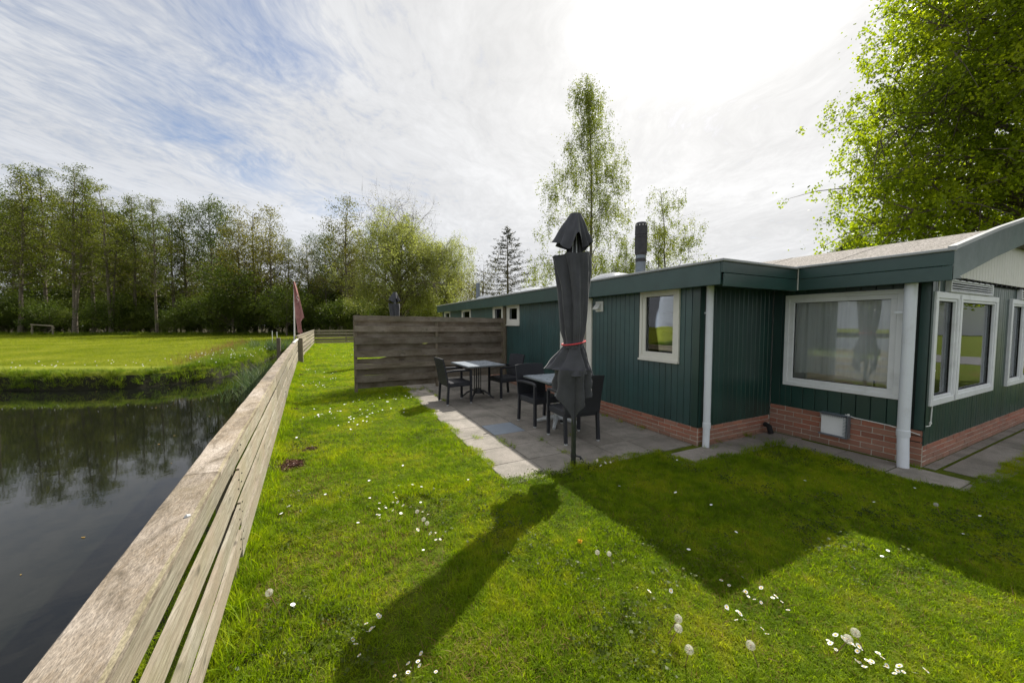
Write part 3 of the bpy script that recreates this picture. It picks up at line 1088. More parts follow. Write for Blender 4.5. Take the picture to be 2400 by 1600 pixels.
# vent hood on the long wall
mb = MB()
wb(mb, LONG, 4.955, 5.145, 0.0, 0.02, 1.80, 1.98, .004)
vh = mb.build('vent_plate', M['white_plastic'], house)
mb = MB()
P = [(LX - .02, 4.99, 1.84), (LX - .02, 4.99, 1.96), (LX - .02, 5.12, 1.84), (LX - .02, 5.12, 1.96)]
mb.add([(LX - .02, 4.985, 1.955), (LX - .02, 5.125, 1.955), (LX - .11, 4.985, 1.85), (LX - .11, 5.125, 1.85), (LX - .02, 4.985, 1.83), (LX - .02, 5.125, 1.83), (LX - .10, 4.985, 1.835), (LX - .10, 5.125, 1.835)],
       [(0, 2, 3, 1), (0, 4, 6, 2), (1, 3, 7, 5), (2, 6, 7, 3), (4, 5, 7, 6)])
mb.build('vent_hood', M['white_plastic'], vh)


# downpipes
def pipe(px_, py_, ztop, zj, r, lean, label):
    mb = MB()
    mb.tube([(px_, py_, zj - .05), (px_, py_, ztop)], r, 20)
    po = mb.build('downpipe', M['pipe'], house, smooth=False)
    po['label'] = label
    mb = MB()
    mb.tube([(px_, py_, zj - .055), (px_, py_, zj + .012)], r + .005, 20)
    mb.tube([(px_, py_, zj + .012), (px_, py_, zj + .016)], [r + .005, r + .001], 20)
    mb.build('socket', M['pipe'], po)
    mb = MB()
    mb.tube([(px_ - lean[0], py_ - lean[1], 0.0), (px_, py_, zj - .04)], r - .002, 20)
    mb.build('foot_pipe', M['pipe'], po)
    for z in (ztop - .35,):
        mb = MB()
        mb.box(px_ - .01, px_ + .06, py_ + r - .005, py_ + .12, z, z + .02)
        mb.build('bracket', M['pipe'], po)


pipe(4.285, 3.02, 2.07, 0.31, 0.043, (0.006, 0.0), 'white downpipe at the inner corner of the patio wall')
pipe(5.67, 1.64, 2.06, 0.40, 0.052, (0.045, 0.025), 'thick pale downpipe at the front corner')

# boiler grille in the front plinth
mb = MB()
wb(mb, FRONT, 2.185, 2.445, 0.006, 0.05, 0.155, 0.405, .004)
gr = mb.build('flue_box', M['alu'], house)
for k in range(13):
    z = .165 + k * .018
    mb = MB()
    mb.tube([(FXP - .006, 2.17, z), (FXP - .085, 2.17, z), (FXP - .085, 2.20, z)], .0035, 5)
    mb.build('guard_wire', M['grey_pipe'], gr)
for k in range(12):
    u = 2.2 + k * .021
    mb = MB()
    mb.tube([(FXP - .006, u, .425), (FXP - .085, u, .425), (FXP - .085, u, .395)], .0035, 5)
    mb.build('guard_wire', M['grey_pipe'], gr)
mb = MB()
wb(mb, FRONT, 2.16, 2.455, 0.075, 0.088, 0.145, 0.165)
wb(mb, FRONT, 2.16, 2.455, 0.006, 0.088, 0.428, 0.434)
wb(mb, FRONT, 2.155, 2.162, 0.006, 0.088, 0.145, 0.434)
mb.build('guard_frame', M['grey_pipe'], gr)
# little black pipe stub by the inner corner
mb = MB()
mb.tube([(5.63, 3.05, 0.13), (5.60, 2.98, 0.12), (5.60, 2.95, 0.02)], .035, 10)
mb.build('pipe_stub', M['black'], house)
# cables
mb = MB()
mb.tube([(5.99, FY0 - .012, 2.08), (5.99, FY0 - .012, 1.8), (5.985, FY0 - .012, 1.1), (5.992, FY0 - .013, 0.7), (5.98, FY0 - .012, .50), (5.955, FY0 - .014, .455), (5.85, FY0 - .012, .46), (5.84, FY0 - .01, .465)], .006, 6)
mb.build('cable', M['white_plastic'], house)
mb = MB()
mb.tube([(FXP - .012, 1.55, .36), (FXP - .012, 1.66, .385), (FXP - .012, 1.82, .405), (FXP - .012, 2.12, .42), (FXP - .012, 2.21, .44)], .006, 6)
mb.build('cable', M['white_plastic'], house)
for q in ((5.99, FY0 - .01, 1.07), (5.97, FY0 - .01, .48), (FXP - .01, 2.18, .44)):
    mb = MB()
    mb.box(q[0] - .012, q[0] + .012, q[1] - .012, q[1] + .008, q[2] - .01, q[2] + .014, .003)
    mb.build('cable_clip', M['white_plastic'], house)

# skylight domes
for a, b, c, d in dm:
    mb = MB()
    n = 12
    for i in range(n + 1):
        for j in range(n + 1):
            u, v = i / n, j / n
            h = (1 - (2 * u - 1) ** 4) * (1 - (2 * v - 1) ** 4)
            mb.V.append((a - .05 + (b - a + .1) * u, c - .05 + (d - c + .1) * v, FT + .10 + .20 * h))
    for i in range(n):
        for j in range(n):
            mb.F.append((i * (n + 1) + j, (i + 1) * (n + 1) + j, (i + 1) * (n + 1) + j + 1, i * (n + 1) + j + 1))
            mb.mi.append(0)
    do = mb.build('skylight_dome', M['dome'], house, smooth=True)
    mb = MB()
    for q in ((a - .05, a, c - .05, d + .05), (b, b + .05, c - .05, d + .05), (a, b, c - .05, c), (a, b, d, d + .05)):
        mb.box(*q, FT + .02, FT + .10)
    mb.build('skylight_kerb', M['trim'], do)
for k, (y, x) in enumerate(((4.6, 4.2), (5.2, 4.2), (6.9, 4.25), (9.1, 4.25), (10.6, 4.25))):
    mb = MB()
    mb.tube([(x, y, FT + .015), (x, y, FT + .055)], .012, 6)
    mb.build('roof_bolt', M['dark_metal'], house)

# chimneys
mb = MB()
mb.tube([(5.75, 5.62, FT + .021), (5.75, 5.62, 3.0)], .10, 24)
ch = mb.build('chimney', M['grey_pipe'], house)
ch['label'] = 'thick grey steel chimney with a black upper sleeve'
for i in range(0):
    pass
mb = MB()
mb.tube([(5.75, 5.62, 2.86), (5.75, 5.62, 2.93)], .105, 24)
mb.build('chimney_band', M['soot'], ch)
mb = MB()
mb.tube([(5.75, 5.62, 3.0), (5.75, 5.62, 3.04), (5.75, 5.62, 3.34), (5.75, 5.62, 3.35), (5.75, 5.62, 3.355), (5.75, 5.62, 3.365), (5.75, 5.62, 3.39), (5.75, 5.62, 3.395), (5.75, 5.62, 3.41), (5.75, 5.62, 3.415), (5.75, 5.62, 3.62), (5.75, 5.62, 3.66)],
        [.105, .12, .125, .125, .117, .125, .125, .117, .117, .125, .12, .10], 24)
mb.build('chimney_sleeve', M['soot'], ch)
for k in range(12):
    a = k * pi / 6
    mb = MB()
    mb.tube([(5.75 + .112 * cos(a), 5.62 + .112 * sin(a), 3.60), (5.75 + .124 * cos(a), 5.62 + .124 * sin(a), 3.60)], .011, 6)
    mb.build('vent_hole', M['white_plastic'], ch)
for o in ch.children_recursive + [ch]:
    pass
mb = MB()
mb.tube([(5.75, 16.9 - 1.9, FT + .02), (5.75, 15.0, 3.35)], .09, 14)
c2 = mb.build('flue_pipe', M['grey_pipe'], house)
mb = MB()
mb.tube([(5.75, 15.0, FT + .12), (5.75, 15.0, 2.62)], .13, 14)
mb.build('flue_collar', M['blue_pipe'], c2)

# curtains
def curtain(wall, u0, u1, z0, z1, depth, label, amp=.018, freq=26, name='curtain', mat='sheer'):
    n = int((u1 - u0) * 60)
    V = []
    F = []
    for i in range(n + 1):
        u = u0 + (u1 - u0) * i / n
        d = -depth + amp * sin(u * freq + 1.5 * sin(u * 5.1)) + amp * .4 * sin(u * freq * 2.7)
        zb = z0 + .012 * sin(u * 5.2 + 1) + .006 * sin(u * 17)
        for z in (zb, zb + .03, z1):
            V.append((wall[1] - d, u, z) if wall[0] == 'X' else (u, wall[1] - d, z))
    for i in range(n):
        for j in range(2):
            a = i * 3 + j
            F.append((a, a + 3, a + 4, a + 1))
    o = obj(name, mesh(name, V, F, M[mat], True))
    tag(o, label, 'curtain')
    return o


curtain(FRONT, 1.80, 2.86, 0.90, 1.93, 0.12, 'sheer white curtain hanging behind the big front window with its hem above the sill')
curtain(GABLE, 5.95, 6.30, 0.72, 1.9, 0.10, 'narrow sheer curtain gathered behind the left pane of the gable window')
curtain(GABLE, 6.62, 7.95, 0.72, 1.88, 0.10, 'pale net curtain behind the wide pane of the gable window')
curtain(GABLE, 8.85, 10.8, 0.72, 1.88, 0.10, 'net curtain in the second gable window at the right edge')
for i, (u0, u1) in enumerate(((8.14, 8.78), (9.1, 9.7), (11.7, 12.55), (14.1, 14.85))):
    curtain(LONG, u0, u1, 1.56, 2.1, 0.04, ['grey blind behind the small window beside the screen fence', 'grey blind behind the small window just past the screen fence',
                                           'grey blind in the second small window past the screen', 'grey blind in the farthest small window'][i], amp=.004, name='blind', mat='interior')

lampt = thing('floor_lamp', 'dark floor lamp with two bowl shades standing behind the sheer curtain', 'lamp', (8.2, 2.75, .1))
mb = MB()
mb.tube([(8.2, 2.75, .1), (8.2, 2.75, .13)], .14, 16)
mb.tube([(8.2, 2.75, .13), (8.2, 2.75, 1.62)], .014, 8)
mb.tube([(8.2, 2.75, 1.2), (8.2, 2.9, 1.3), (8.2, 3.0, 1.42)], .010, 8)
mb.build('stand', M['dark_metal'], lampt)
for x_, y_, z_, r_l in ((8.2, 2.75, 1.60, .20), (8.2, 3.0, 1.40, .09)):
    mb = MB()
    mb.tube([(x_, y_, z_), (x_, y_, z_ + .06), (x_, y_, z_ + .12)], [.03, r_l * .7, r_l], 16)
    mb.build('lamp_shade', M['dark_metal'], lampt)

# ------------------------------------------------------------------ patio
pt = MB()
pt.box(1.50, 4.30, 3.10, 14.5, -.12, -.012)
pt.box(3.5, 5.9, 2.55, 3.09, -.12, -.012)
pt.box(5.15, 5.9, 0.95, 2.54, -.12, -.012)
pt.box(5.91, 12.0, 0.95, 1.6, -.12, -.012)
patio = tag(pt.build('patio', M['bedding']), kind='structure')


def slab(x0, x1, y0, y1, smooth_=False, lift=0.0, parent=None):
    mb = MB()
    g = .0045
    dz = [random.uniform(-.002, .003) + lift for _ in range(4)]
    V, F = cham(x0 + g, x1 - g, y0 + g, y1 - g, -.05, .012, .004)
    V2 = []
    for (x, y, z) in V:
        if z > 0:
            fx_, fy_ = (x - x0) / (x1 - x0), (y - y0) / (y1 - y0)
            z += dz[0] * (1 - fx_) * (1 - fy_) + dz[1] * fx_ * (1 - fy_) + dz[2] * (1 - fx_) * fy_ + dz[3] * fx_ * fy_
        V2.append((x, y, z))
    mb.add(V2, F)
    o = mb.build('paving_slab', M['slab_smooth'] if smooth_ else M['slab'], parent or patio)
    return o


X0s = [1.53 + .5 * i for i in range(6)]
for j in range(23):
    y0 = 3.148 + .507 * j
    for i, x0 in enumerate(X0s):
        x1 = min(x0 + .5, 4.20)
        if x1 - x0 < .1:
            continue
        o = slab(x0, x1, y0, y0 + .507, smooth_=(i == 1 and j == 3))
        if i == 1 and j == 3:
            o['label'] = 'smooth blue grey slab among the rough paving slabs'
for i in range(4, 9):
    x0 = 1.53 + .5 * i
    slab(x0, min(x0 + .5, 5.78), 2.645, min(3.05, 3.145), lift=-.002)
for y0, y1 in ((2.145, 2.643), (1.65, 2.143), (1.15, 1.648)):
    slab(5.23, 5.73, y0, y1)
x = 5.33
while x < 11.5:
    slab(x, x + .6, 1.00 if x > 5.6 else .9, 1.148 if x < 5.6 else 1.40)
    x += .602
# narrow strip of small pavers along the walls
x = 4.3
while x < 5.75:
    if x > 4.34:
        mb = MB()
        mb.box(x + .003, x + .1, 3.055, 3.088, -.04, .010 + random.uniform(-.003, .003), .003)
        mb.build('edging_brick', M['brick'], patio)
    x += .105
x = 5.85
while x < 11.5:
    mb = MB()
    mb.box(x + .003, x + .20, 1.43, 1.52, -.04, .010 + random.uniform(-.004, .003), .003)
    mb.build('edging_brick', M['slab'], patio)
    x += .205

# ------------------------------------------------------------------ privacy screen
scr = thing('screen_fence', 'tall grey weathered screen of overlapping horizontal planks across the patio', 'fence', (2.35, 9.0, 0))
edges = [1.66, 1.54, 1.40, 1.27, 1.12, .97, .815, .665, .545, .40, .24, .10]
for i in range(12):
    zt = 1.78 if i == 0 else edges[i - 1]
    zb = edges[i]
    front = i % 2 == 0
    yy0 = 8.935 if front else 9.02
    zt_ = zt + (0.0 if front else .012)
    zb_ = zb - (.0 if front else .010)
    mb = MB()
    dz = random.uniform(-.012, .012)
    drop = -.05 if i == 0 else -.03
    x0, x1 = (.44, 4.19)
    if i >= 11:
        x1 = 2.35
    nseg = 14
    jit = [random.uniform(-.005, .005) for _ in range(nseg + 1)]
    jit2 = [random.uniform(-.005, .005) for _ in range(nseg + 1)]
    for k in range(nseg):
        P = []
        for kk_ in (k, k + 1):
            xx = x0 + (x1 - x0) * kk_ / nseg
            tz = (xx - x0) / 3.75 * drop * (1.0 if i < 6 else .6)
            zt_k = zt_ - (.055 if i == 7 and kk_ <= 2 else 0) - (.03 if i == 5 and kk_ == 6 else 0) - (.022 if (i, kk_) in ((9, 0), (9, 1), (7, 6), (7, 8)) else 0)
            for y in (yy0, yy0 + .024):
                for z in (zb_ + tz + jit[kk_], zt_k + tz + jit2[kk_]):
                    P.append((xx, y, z))
        mb.hexa(P)
    # gap where a plank end has broken away
    o = mb.build('plank', M['screen_wood'], scr)
for x in (.455, 2.33, 4.15):
    mb = MB()
    mb.box(x - .035, x + .035, 8.961, 9.018, 0 if x < 1 else .02, 1.77 - (x - .44) * .012, .004)
    if x < 1:
        mb.box(x - .03, x + .03, 8.93, 8.96, 0, .095, .004)
    mb.build('post', M['post_wood'], scr)
mb = MB()
mb.box(4.14, 4.20, 8.83, 8.95, 0, 2.02, .004)
tag(mb.build('wall_post', M['post_wood'], scr), 'dark upright post against the chalet wall')

# ------------------------------------------------------------------ ditch fence
fen = thing('ditch_fence', 'long pale plank fence with a wide cap board beside the ditch', 'fence', (-.6, 5, 0))


def seg_plank(mb, y0, y1, z00, z01, z10, z11, d0, d1, n=6, wob=.004):
    """plank following the fence line from y0 to y1. z00/z01 bottom/top at y0, z10/z11 at y1; d offset behind the face"""
    jb = [random.uniform(-wob, wob) for _ in range(n + 1)]
    for k in range(n):
        P = []
        for q in (k, k + 1):
            f = q / n
            y = y0 + (y1 - y0) * f
            zb, zt = z00 + (z10 - z00) * f, z01 + (z11 - z01) * f
            for xx in (fx(y) - d1, fx(y) - d0):
                P.append((xx, y, zb + jb[q]))
                P.append((xx, y, zt + jb[q] * .6))
        # reorder to x-major, y, z
        a = P[0:4]
        b = P[4:8]
        R = [a[0], a[1], b[0], b[1], a[2], a[3], b[2], b[3]]
        mb.hexa(R)


secs = [(-2.6, .3), (.306, 2.72), (2.726, 5.85), (5.856, 8.9), (8.906, 11.9), (11.906, 14.2), (14.206, 16.45)]
profN = [[(.79, .872), (.621, .706), (.461, .528), (.30, .368)], [(.765, .872), (.547, .69), (.368, .476), (.19, .318)]]
profM = [(.745, .872), (.545, .698), (.345, .490), (.14, .290)]
for si, (a, b) in enumerate(secs):
    for k in range(4):
        if si == 1:
            z0a = np.interp(a, [1, 2.7], [profN[0][k][0], profN[1][k][0]])
            z1a = np.interp(a, [1, 2.7], [profN[0][k][1], profN[1][k][1]])
            z0b, z1b = profN[1][k]
        elif si == 0:
            z0a = z0b = profN[0][k][0]
            z1a = z1b = profN[0][k][1]
        else:
            q = random.uniform(-.01, .01)
            z0a, z1a = profM[k][0] + q, profM[k][1] + q * .5
            q = random.uniform(-.012, .012)
            z0b, z1b = profM[k][0] + q, profM[k][1] + q * .5
            if k == 0:
                z1a = z1b = .872
        mb = MB()
        seg_plank(mb, a, b, z0a, z1a, z0b, z1b, random.uniform(0, .003), .018, 8)
        mb.build('plank', M['rail_wood'], fen)
caps = [(-2.6, 2.12), (2.124, 5.15), (5.154, 8.2), (8.204, 11.2), (11.204, 13.9), (13.904, 16.4)]
for a, b in caps:
    n = max(12, int((b - a) / .16))
    mb = MB()
    jl = [random.uniform(-.004, .004) for _ in range(n + 1)]
    rows_ = []
    for q in range(n + 1):
        y = a + (b - a) * q / n
        X1 = fx(y) + .006
        X0 = fx(y) - .135 + jl[q]
        top = .902
        rows_.append([(X0, y, top - .028), (X0 + .002, y, top - .006 + jl[q]), (X0 + .008, y, top), (X0 + .05, y, top + .001), (X1 - .05, y, top + .001 - jl[q] * .3), (X1 - .010 - .004 * sin(q * 1.7), y, top), (X1, y, top - .006), (X1, y, top - .024)])
    m_ = len(rows_[0])
    V = [v for r_ in rows_ for v in r_]
    F = []
    for q in range(n):
        for k in range(m_):
            k2 = (k + 1) % m_
            F.append((q * m_ + k, q * m_ + k2, (q + 1) * m_ + k2, (q + 1) * m_ + k))
    F.append(tuple(range(m_))[::-1][::-1])
    F.append(tuple(n * m_ + k for k in range(m_))[::-1])
    mb.add(V, F)
    for q in range(n):
        mb.mi[q * m_ + 5] = 1
    mb.build('cap_board', [M['cap_wood'], M['lichen']], fen)
for y in (-2.3, .62, 2.72, 5.85, 8.9, 11.9, 14.2, 16.3):
    mb = MB()
    X = fx(y)
    mb.box(X - .115, X - .03, y - .045, y + .045, -.6, .872, .006)
    mb.build('post', M['post_wood'], fen)
mb = MB()
mb.tube([(-.49, 1.66, .902), (-.485, 1.66, .907), (-.478, 1.665, .905)], [.006, .007, .004], 8)
mb.build('bolt_head', M['pale_metal'], fen)
for y in (.62, 2.66, 2.78, 5.79, 5.91, 8.85, 8.95):
    for z in (.835, .65, .60, .47, .41, .28, .23):
        mb = MB()
        X = fx(y) - .001
        yy = y + random.uniform(-.012, .012)
        mb.tube([(X, yy, z), (X + .004, yy, z)], .005, 6)
        mb.build('screw', M['dark_metal'], fen)
# loose white board lying on the cap, double gate posts, far part of the fence
mb = MB()
y = 14.6
mb.hexa([(fx(y) - .10 + dx + k * .0, y + k, .905 + dz + (.06 * k / 1.6)) for dx in (0, .07) for k in (0, 1.6) for dz in (0, .03)])
tag(mb.build('loose_board', M['white_frame']), 'short white board lying on the far end of the cap board', 'board')
gpst = thing('gate_post', 'pair of broad weathered posts where the cap board ends', 'post', (-1.2, 16.7, 0))
for x0, x1, h in ((-1.46, -1.33, .90), (-1.30, -1.08, 1.01)):
    mb = MB()
    mb.box(x0, x1, 16.6, 16.8, -.1, h, .012)
    mb.build('post', M['post_wood'], gpst)
mb = MB()
mb.box(-2.0, -1.87, 16.9, 17.03, -.5, 1.02, .012)
tag(mb.build('mooring_post', M['post_wood']), 'lone square post on the ditch side near the flagpole', 'post')
ff = thing('lawn_fence', 'low open fence of thin boards running from the gate posts to the far corner', 'fence', (-1.2, 24, 0))
for k, (z0, z1) in enumerate(((.90, 1.05), (.70, .85), (.49, .64), (.28, .43), (.08, .2))):
    for a, b in ((16.85, 21.8), (21.81, 26.7), (26.71, 31.55)):
        mb = MB()
        seg_plank(mb, a, b, z0, z1, z0 + random.uniform(-.015, .015), z1 + random.uniform(-.015, .015), .0, .025, 4)
        mb.build('plank', M['far_wood'], ff)
mb = MB()
mb.box(-1.36, -1.24, 16.9, 31.6, 1.055, 1.085)
mb.build('cap_board', M['far_wood'], ff)
for y in (21.8, 26.7, 31.65):
    mb = MB()
    mb.box(-1.37, -1.30, y - .05, y + .05, -.1, 1.10, .006)
    mb.build('post', M['post_wood'], ff)
fc = thing('back_fence', 'low open board fence closing the lawn at its far end', 'fence', (1.5, 31.8, 0))
for k, (z0, z1) in enumerate(((.92, 1.07), (.70, .84), (.49, .62), (.27, .40), (.06, .18))):
    mb = MB()
    mb.box(-1.25, 5.5, 31.7, 31.73, z0, z1)
    mb.build('plank', M['far_wood'], fc)
for x in (.9, 3.2, 5.4):
    mb = MB()
    mb.box(x, x + .09, 31.735, 31.82, 0, 1.05)
    mb.build('post', M['post_wood'], fc)

# white marker stakes, flag, goal frame
for i, pxv in enumerate((638, 649)):
    mb = MB()
    q = gp(pxv, 25.5)
    mb.tube([(q.x, q.y, 0), (q.x, q.y, 1.05 - i * .04)], .022, 6)
    tag(mb.build('marker_stake', M['white_plastic']), ['left one of the two thin white stakes in the bank grass', 'right one of the two thin white stakes in the bank grass'][i], 'stake', 'white marker stakes')
q = gp(688, 14.6)
fp = thing('flag', 'faded red tattered flag hanging from a slim white pole beside the ditch', 'flag', (q.x, q.y, 0))
mb = MB()
mb.tube([(q.x, q.y, -.5), (q.x + .07, q.y - .03, 3.28)], [.032, .018], 10)
mb.tube([(q.x + .07, q.y - .03, 3.28), (q.x + .07, q.y - .03, 3.32)], [.03, .01], 8)
mb.build('pole', M['white_plastic'], fp)
R = Vector((cos(YAW), -sin(YAW), 0))
Bk = Vector((sin(YAW), cos(YAW), 0))
prof_r = [(3.26, .02), (3.0, .10), (2.7, .18), (2.4, .26), (2.0, .36), (1.83, .40), (1.76, .33), (1.65, .27), (1.5, .28), (1.35, .30), (1.27, .33), (1.2, .31)]
V = []
F = []
nc = 9
for z, wd in prof_r:
    for c in range(nc):
        f = c / (nc - 1)
        lo_ = .015 + max(0, (1.9 - z)) * .10
        pos = Vector((q.x + .06, q.y - .03, z)) + R * (lo_ + (wd - lo_) * f) + Bk * (.045 * sin(f * 9 + z * 1.5))
        if z < 1.3:
            pos.z += random.uniform(-.09, .05)
        V.append(pos)
for i in range(len(prof_r) - 1):
    for c in range(nc - 1):
        a = i * nc + c
        F.append((a, a + 1, a + nc + 1, a + nc))
fl = obj('flag_cloth', mesh('flag_cloth', V, F, M['flag'], True), fp)
# pale curled print on the flag
mb = MB()
cur = [(.20, 2.66), (.16, 2.70), (.12, 2.66), (.12, 2.60), (.17, 2.56), (.20, 2.50), (.18, 2.44), (.13, 2.42)]
mb.tube([Vector((q.x + .06, q.y - .03, z)) + R * u - Bk * .05 for u, z in cur], .010, 5)
mb.build('flag_print', M['flag_mark'], fl)

a, b = gp(76, 46), gp(124, 46)
go = thing('goal_frame', 'small pale wooden goal frame standing before the woods', 'goal', tuple(a))
for p_, h in ((a, 1.35), (b, 1.18)):
    mb = MB()
    mb.box(p_.x - .07, p_.x + .07, p_.y - .07, p_.y + .07, 0, h)
    mb.build('upright', M['far_wood'], go)
mb = MB()
mb.tube([a + Vector((-.1, 0, 1.42)), b + Vector((.1, 0, 1.22))], .08, 6)
mb.build('crossbar', M['far_wood'], go)
mb = MB()
mb.tube([b + Vector((0, .3, 1.0)), a.lerp(b, .35) + Vector((0, .9, .05))], .06, 6)
mb.build('brace', M['far_wood'], go)


# ------------------------------------------------------------------ parasols
def cloth_ring(mb, rows, nseg=72, folds=8, ph=0.0, mi=0, seed=0, thick=.004):
    """rows: (z, radius left->right function, fold amplitude, sharp) built as a closed folded tube"""
    rr = random.Random(seed)
    offs = [rr.uniform(-.5, .5) for _ in range(folds)]
    V = []
    F = []
    for (z, rL, rR, rD, amp) in rows:
        for k in range(nseg):
            th = 2 * pi * k / nseg
            cx_, sy_ = cos(th), sin(th)
            base = rR if cx_ > 0 else rL
            rad_ = 1 / sqrt((cx_ / base) ** 2 + (sy_ / rD) ** 2)
            tw = 1.5 * sin(z * 2.3 + 1)
            f = folds * (th + tw * .25) / (2 * pi)
            i0 = int(math.floor(f)) % folds
            fr = f - math.floor(f)
            tri = abs(2 * fr - 1) ** .65
            o = offs[i0] * (1 - abs(2 * fr - 1))
            fine = .06 * sin(th * 21 + z * 9) + .05 * sin(th * 13 - z * 6)
            r_ = rad_ * (1 - amp * (1 - tri) * (1 + o) + amp * fine)
            V.append((r_ * cx_, r_ * sy_, z))
    n = len(rows)
    for i in range(n - 1):
        for k in range(nseg):
            k2 = (k + 1) % nseg
            F.append((i * nseg + k, i * nseg + k2, (i + 1) * nseg + k2, (i + 1) * nseg + k))
    return V, F


def hem(V, nseg, row, fn):
    for k in range(nseg):
        x, y, z = V[row * nseg + k]
        V[row * nseg + k] = (x, y, fn(2 * pi * k / nseg))


def parasol(loc, rz, label, scale=1.0):
    t_ = thing('parasol', label, 'parasol', loc, rz, 'closed charcoal parasols', world=False)
    mb = MB()
    mb.tube([(0, 0, -.05), (0, 0, 2.74)], .027, 14)
    mb.build('pole', M['pole'], t_)
    mb = MB()
    mb.tube([(0, 0, .13), (.075, 0, .115), (.085, 0, .09)], [.009, .012, .018], 8)
    mb.tube([(0, 0, .11), (0, 0, .15)], .032, 12)
    mb.build('clamp_knob', M['dark_metal'], t_)
    # lower canopy from collar to waist, then skirt
    ns = 96

    def interp_rows(keys, nrow):
        zs = np.linspace(keys[0][0], keys[-1][0], nrow)
        kz = [k[0] for k in keys][::-1]
        out_ = []
        for z in zs:
            out_.append([float(z)] + [float(np.interp(z, kz, [k[j] for k in keys][::-1])) for j in range(1, 5)])
        return out_
    keys = [(2.34, .275, .175, .19, .14), (2.2, .25, .18, .19, .30), (1.95, .195, .165, .18, .44), (1.7, .18, .15, .16, .48), (1.52, .16, .13, .14, .42), (1.42, .125, .105, .11, .26), (1.37, .118, .10, .108, .26), (1.33, .125, .11, .115, .26)]
    rows = interp_rows(keys, 46)
    V, F = cloth_ring(None, rows, ns, 7, seed=3)

    def top(th):
        x = cos(th)
        return 2.325 + .03 * abs(x) - .05 * max(0, sin(th * 2 + 1))
    hem(V, ns, 0, top)

    obj('canopy', mesh('canopy', V, F, M['cloth'], True), t_)
    # hanging inner corners of the cloth
    def fold(th, n_, ph, k_):
        th = th + .28 * sin(2 * th + ph * 9) + .17 * sin(3 * th + 1.3 + ph * 5)
        f_ = (th * n_ / (2 * pi) + ph) % 1.0
        return 1 - k_ * (1 - abs(2 * f_ - 1)) ** 1.25

    def skirt(nm, nrow, f_top, f_bot, nf, ph, k0, k1, bow=0.0):
        V = []
        F = []
        for i in range(nrow):
            f = i / (nrow - 1)
            for k in range(ns):
                th = 2 * pi * k / ns
                r0_, z0_ = f_top(th)
                r1_, z1_ = f_bot(th)
                kk_ = k0 + (k1 - k0) * f
                r_ = (r0_ + (r1_ - r0_) * f + bow * sin(pi * f)) * fold(th + .35 * f * sin(th * 2), nf, ph, kk_)
                r_ *= 1 + .025 * sin(9 * f + 5 * th)
                V.append((r_ * cos(th), r_ * sin(th), z0_ + (z1_ - z0_) * f))
        for i in range(nrow - 1):
            for k in range(ns):
                k2 = (k + 1) % ns
                F.append((i * ns + k, i * ns + k2, (i + 1) * ns + k2, (i + 1) * ns + k))
        return obj(nm, mesh(nm, V, F, M['cloth'], True), t_)

    def hz1(th):
        c_ = cos(th)
        return .035 + .19 * abs(c_) ** 1.1 + .10 * max(0, sin(th)) + .02 * max(0, -c_), .44 + .40 * abs(c_) ** 1.15 + .16 * max(0, sin(th))
    skirt('hanging_cloth', 26, lambda th: (.185 + .03 * abs(cos(th)), 1.10), hz1, 6, .25, .25, .62, .0)
    # flared skirt below the tie band with two long corners
    def hz2(th):
        c_ = cos(th)
        r_ = .185 + (.165 * max(0, -c_) ** 7) + (.025 * max(0, c_) ** 5)
        return r_, 1.055 + .045 * max(0, -c_) ** 5 - .03 * max(0, c_) ** 3 - .02 * sin(th * 3)
    skirt('skirt', 22, lambda th: (.105, 1.375), hz2, 8, .1, .42, .26, .0)
    skirt('skirt_lining', 4, hz2, lambda th: (.10, 1.16), 8, .1, .26, .2)
    # vent cap: a cone of cloth with two drooping corners and a raised arch in front
    def hz3(th):
        c_ = cos(th)
        fr_ = math.exp(-((((th - 4.85) + pi) % (2 * pi) - pi) / .36) ** 2)
        r_ = .135 + .135 * max(0, -c_) ** 6 + .075 * max(0, c_) ** 6 + .02 * fr_
        return r_, 2.375 + .10 * abs(c_) ** 5 + .17 * fr_
    skirt('vent_cap', 20, lambda th: (.062, 2.772), hz3, 7, .15, .0, .34, .0)
    mb = MB()
    mb.tube([(0, 0, 2.745), (0, 0, 2.768), (0, 0, 2.776)], [.06, .064, .05], 20)
    mb.build('finial', M['pole'], t_)
    # ribs seen under the vent cap
    for k in range(8):
        a = k * pi / 4 + .2
        mb = MB()
        mb.tube([(.03 * cos(a), .03 * sin(a), 2.70), (.06 * cos(a), .06 * sin(a), 2.30), (.07 * cos(a), .07 * sin(a), 1.5)], .006, 6)
        mb.build('rib', M['pale_metal'] if k in (5, 6) else M['dark_metal'], t_)
    mb = MB()
    pts = []
    for k in range(33):
        th = 2 * pi * k / 32
        b = .118 if cos(th) > 0 else .138
        r_ = 1 / sqrt((cos(th) / b) ** 2 + (sin(th) / .122) ** 2)
        pts.append((r_ * cos(th), r_ * sin(th), 1.385 + .02 * cos(th) + .008 * sin(th)))
    mb.tube(pts, .008, 6)
    mb.build('tie_band', M['red_band'], t_)
    # inner liner so that folds are not see-through
    return t_


pz1 = parasol((2.375, 3.26, 0), -YAW - .1, 'closed charcoal parasol tied with a red band at the front edge of the patio')
q = gp(927, 13.9)


def copy_tree(root, loc, rz, label=None):
    r_ = root.copy()
    link(r_)
    r_.location = loc
    r_.rotation_euler = (0, 0, rz)
    if label:
        r_['label'] = label
    for ch_ in root.children:
        c_ = ch_.copy()
        link(c_)
        c_.parent = r_
        for g_ in ch_.children:
            d_ = g_.copy()
            link(d_)
            d_.parent = c_
    return r_


copy_tree(pz1, (q.x, q.y, 0), -YAW + .5, 'closed charcoal parasol showing its top above the screen fence')


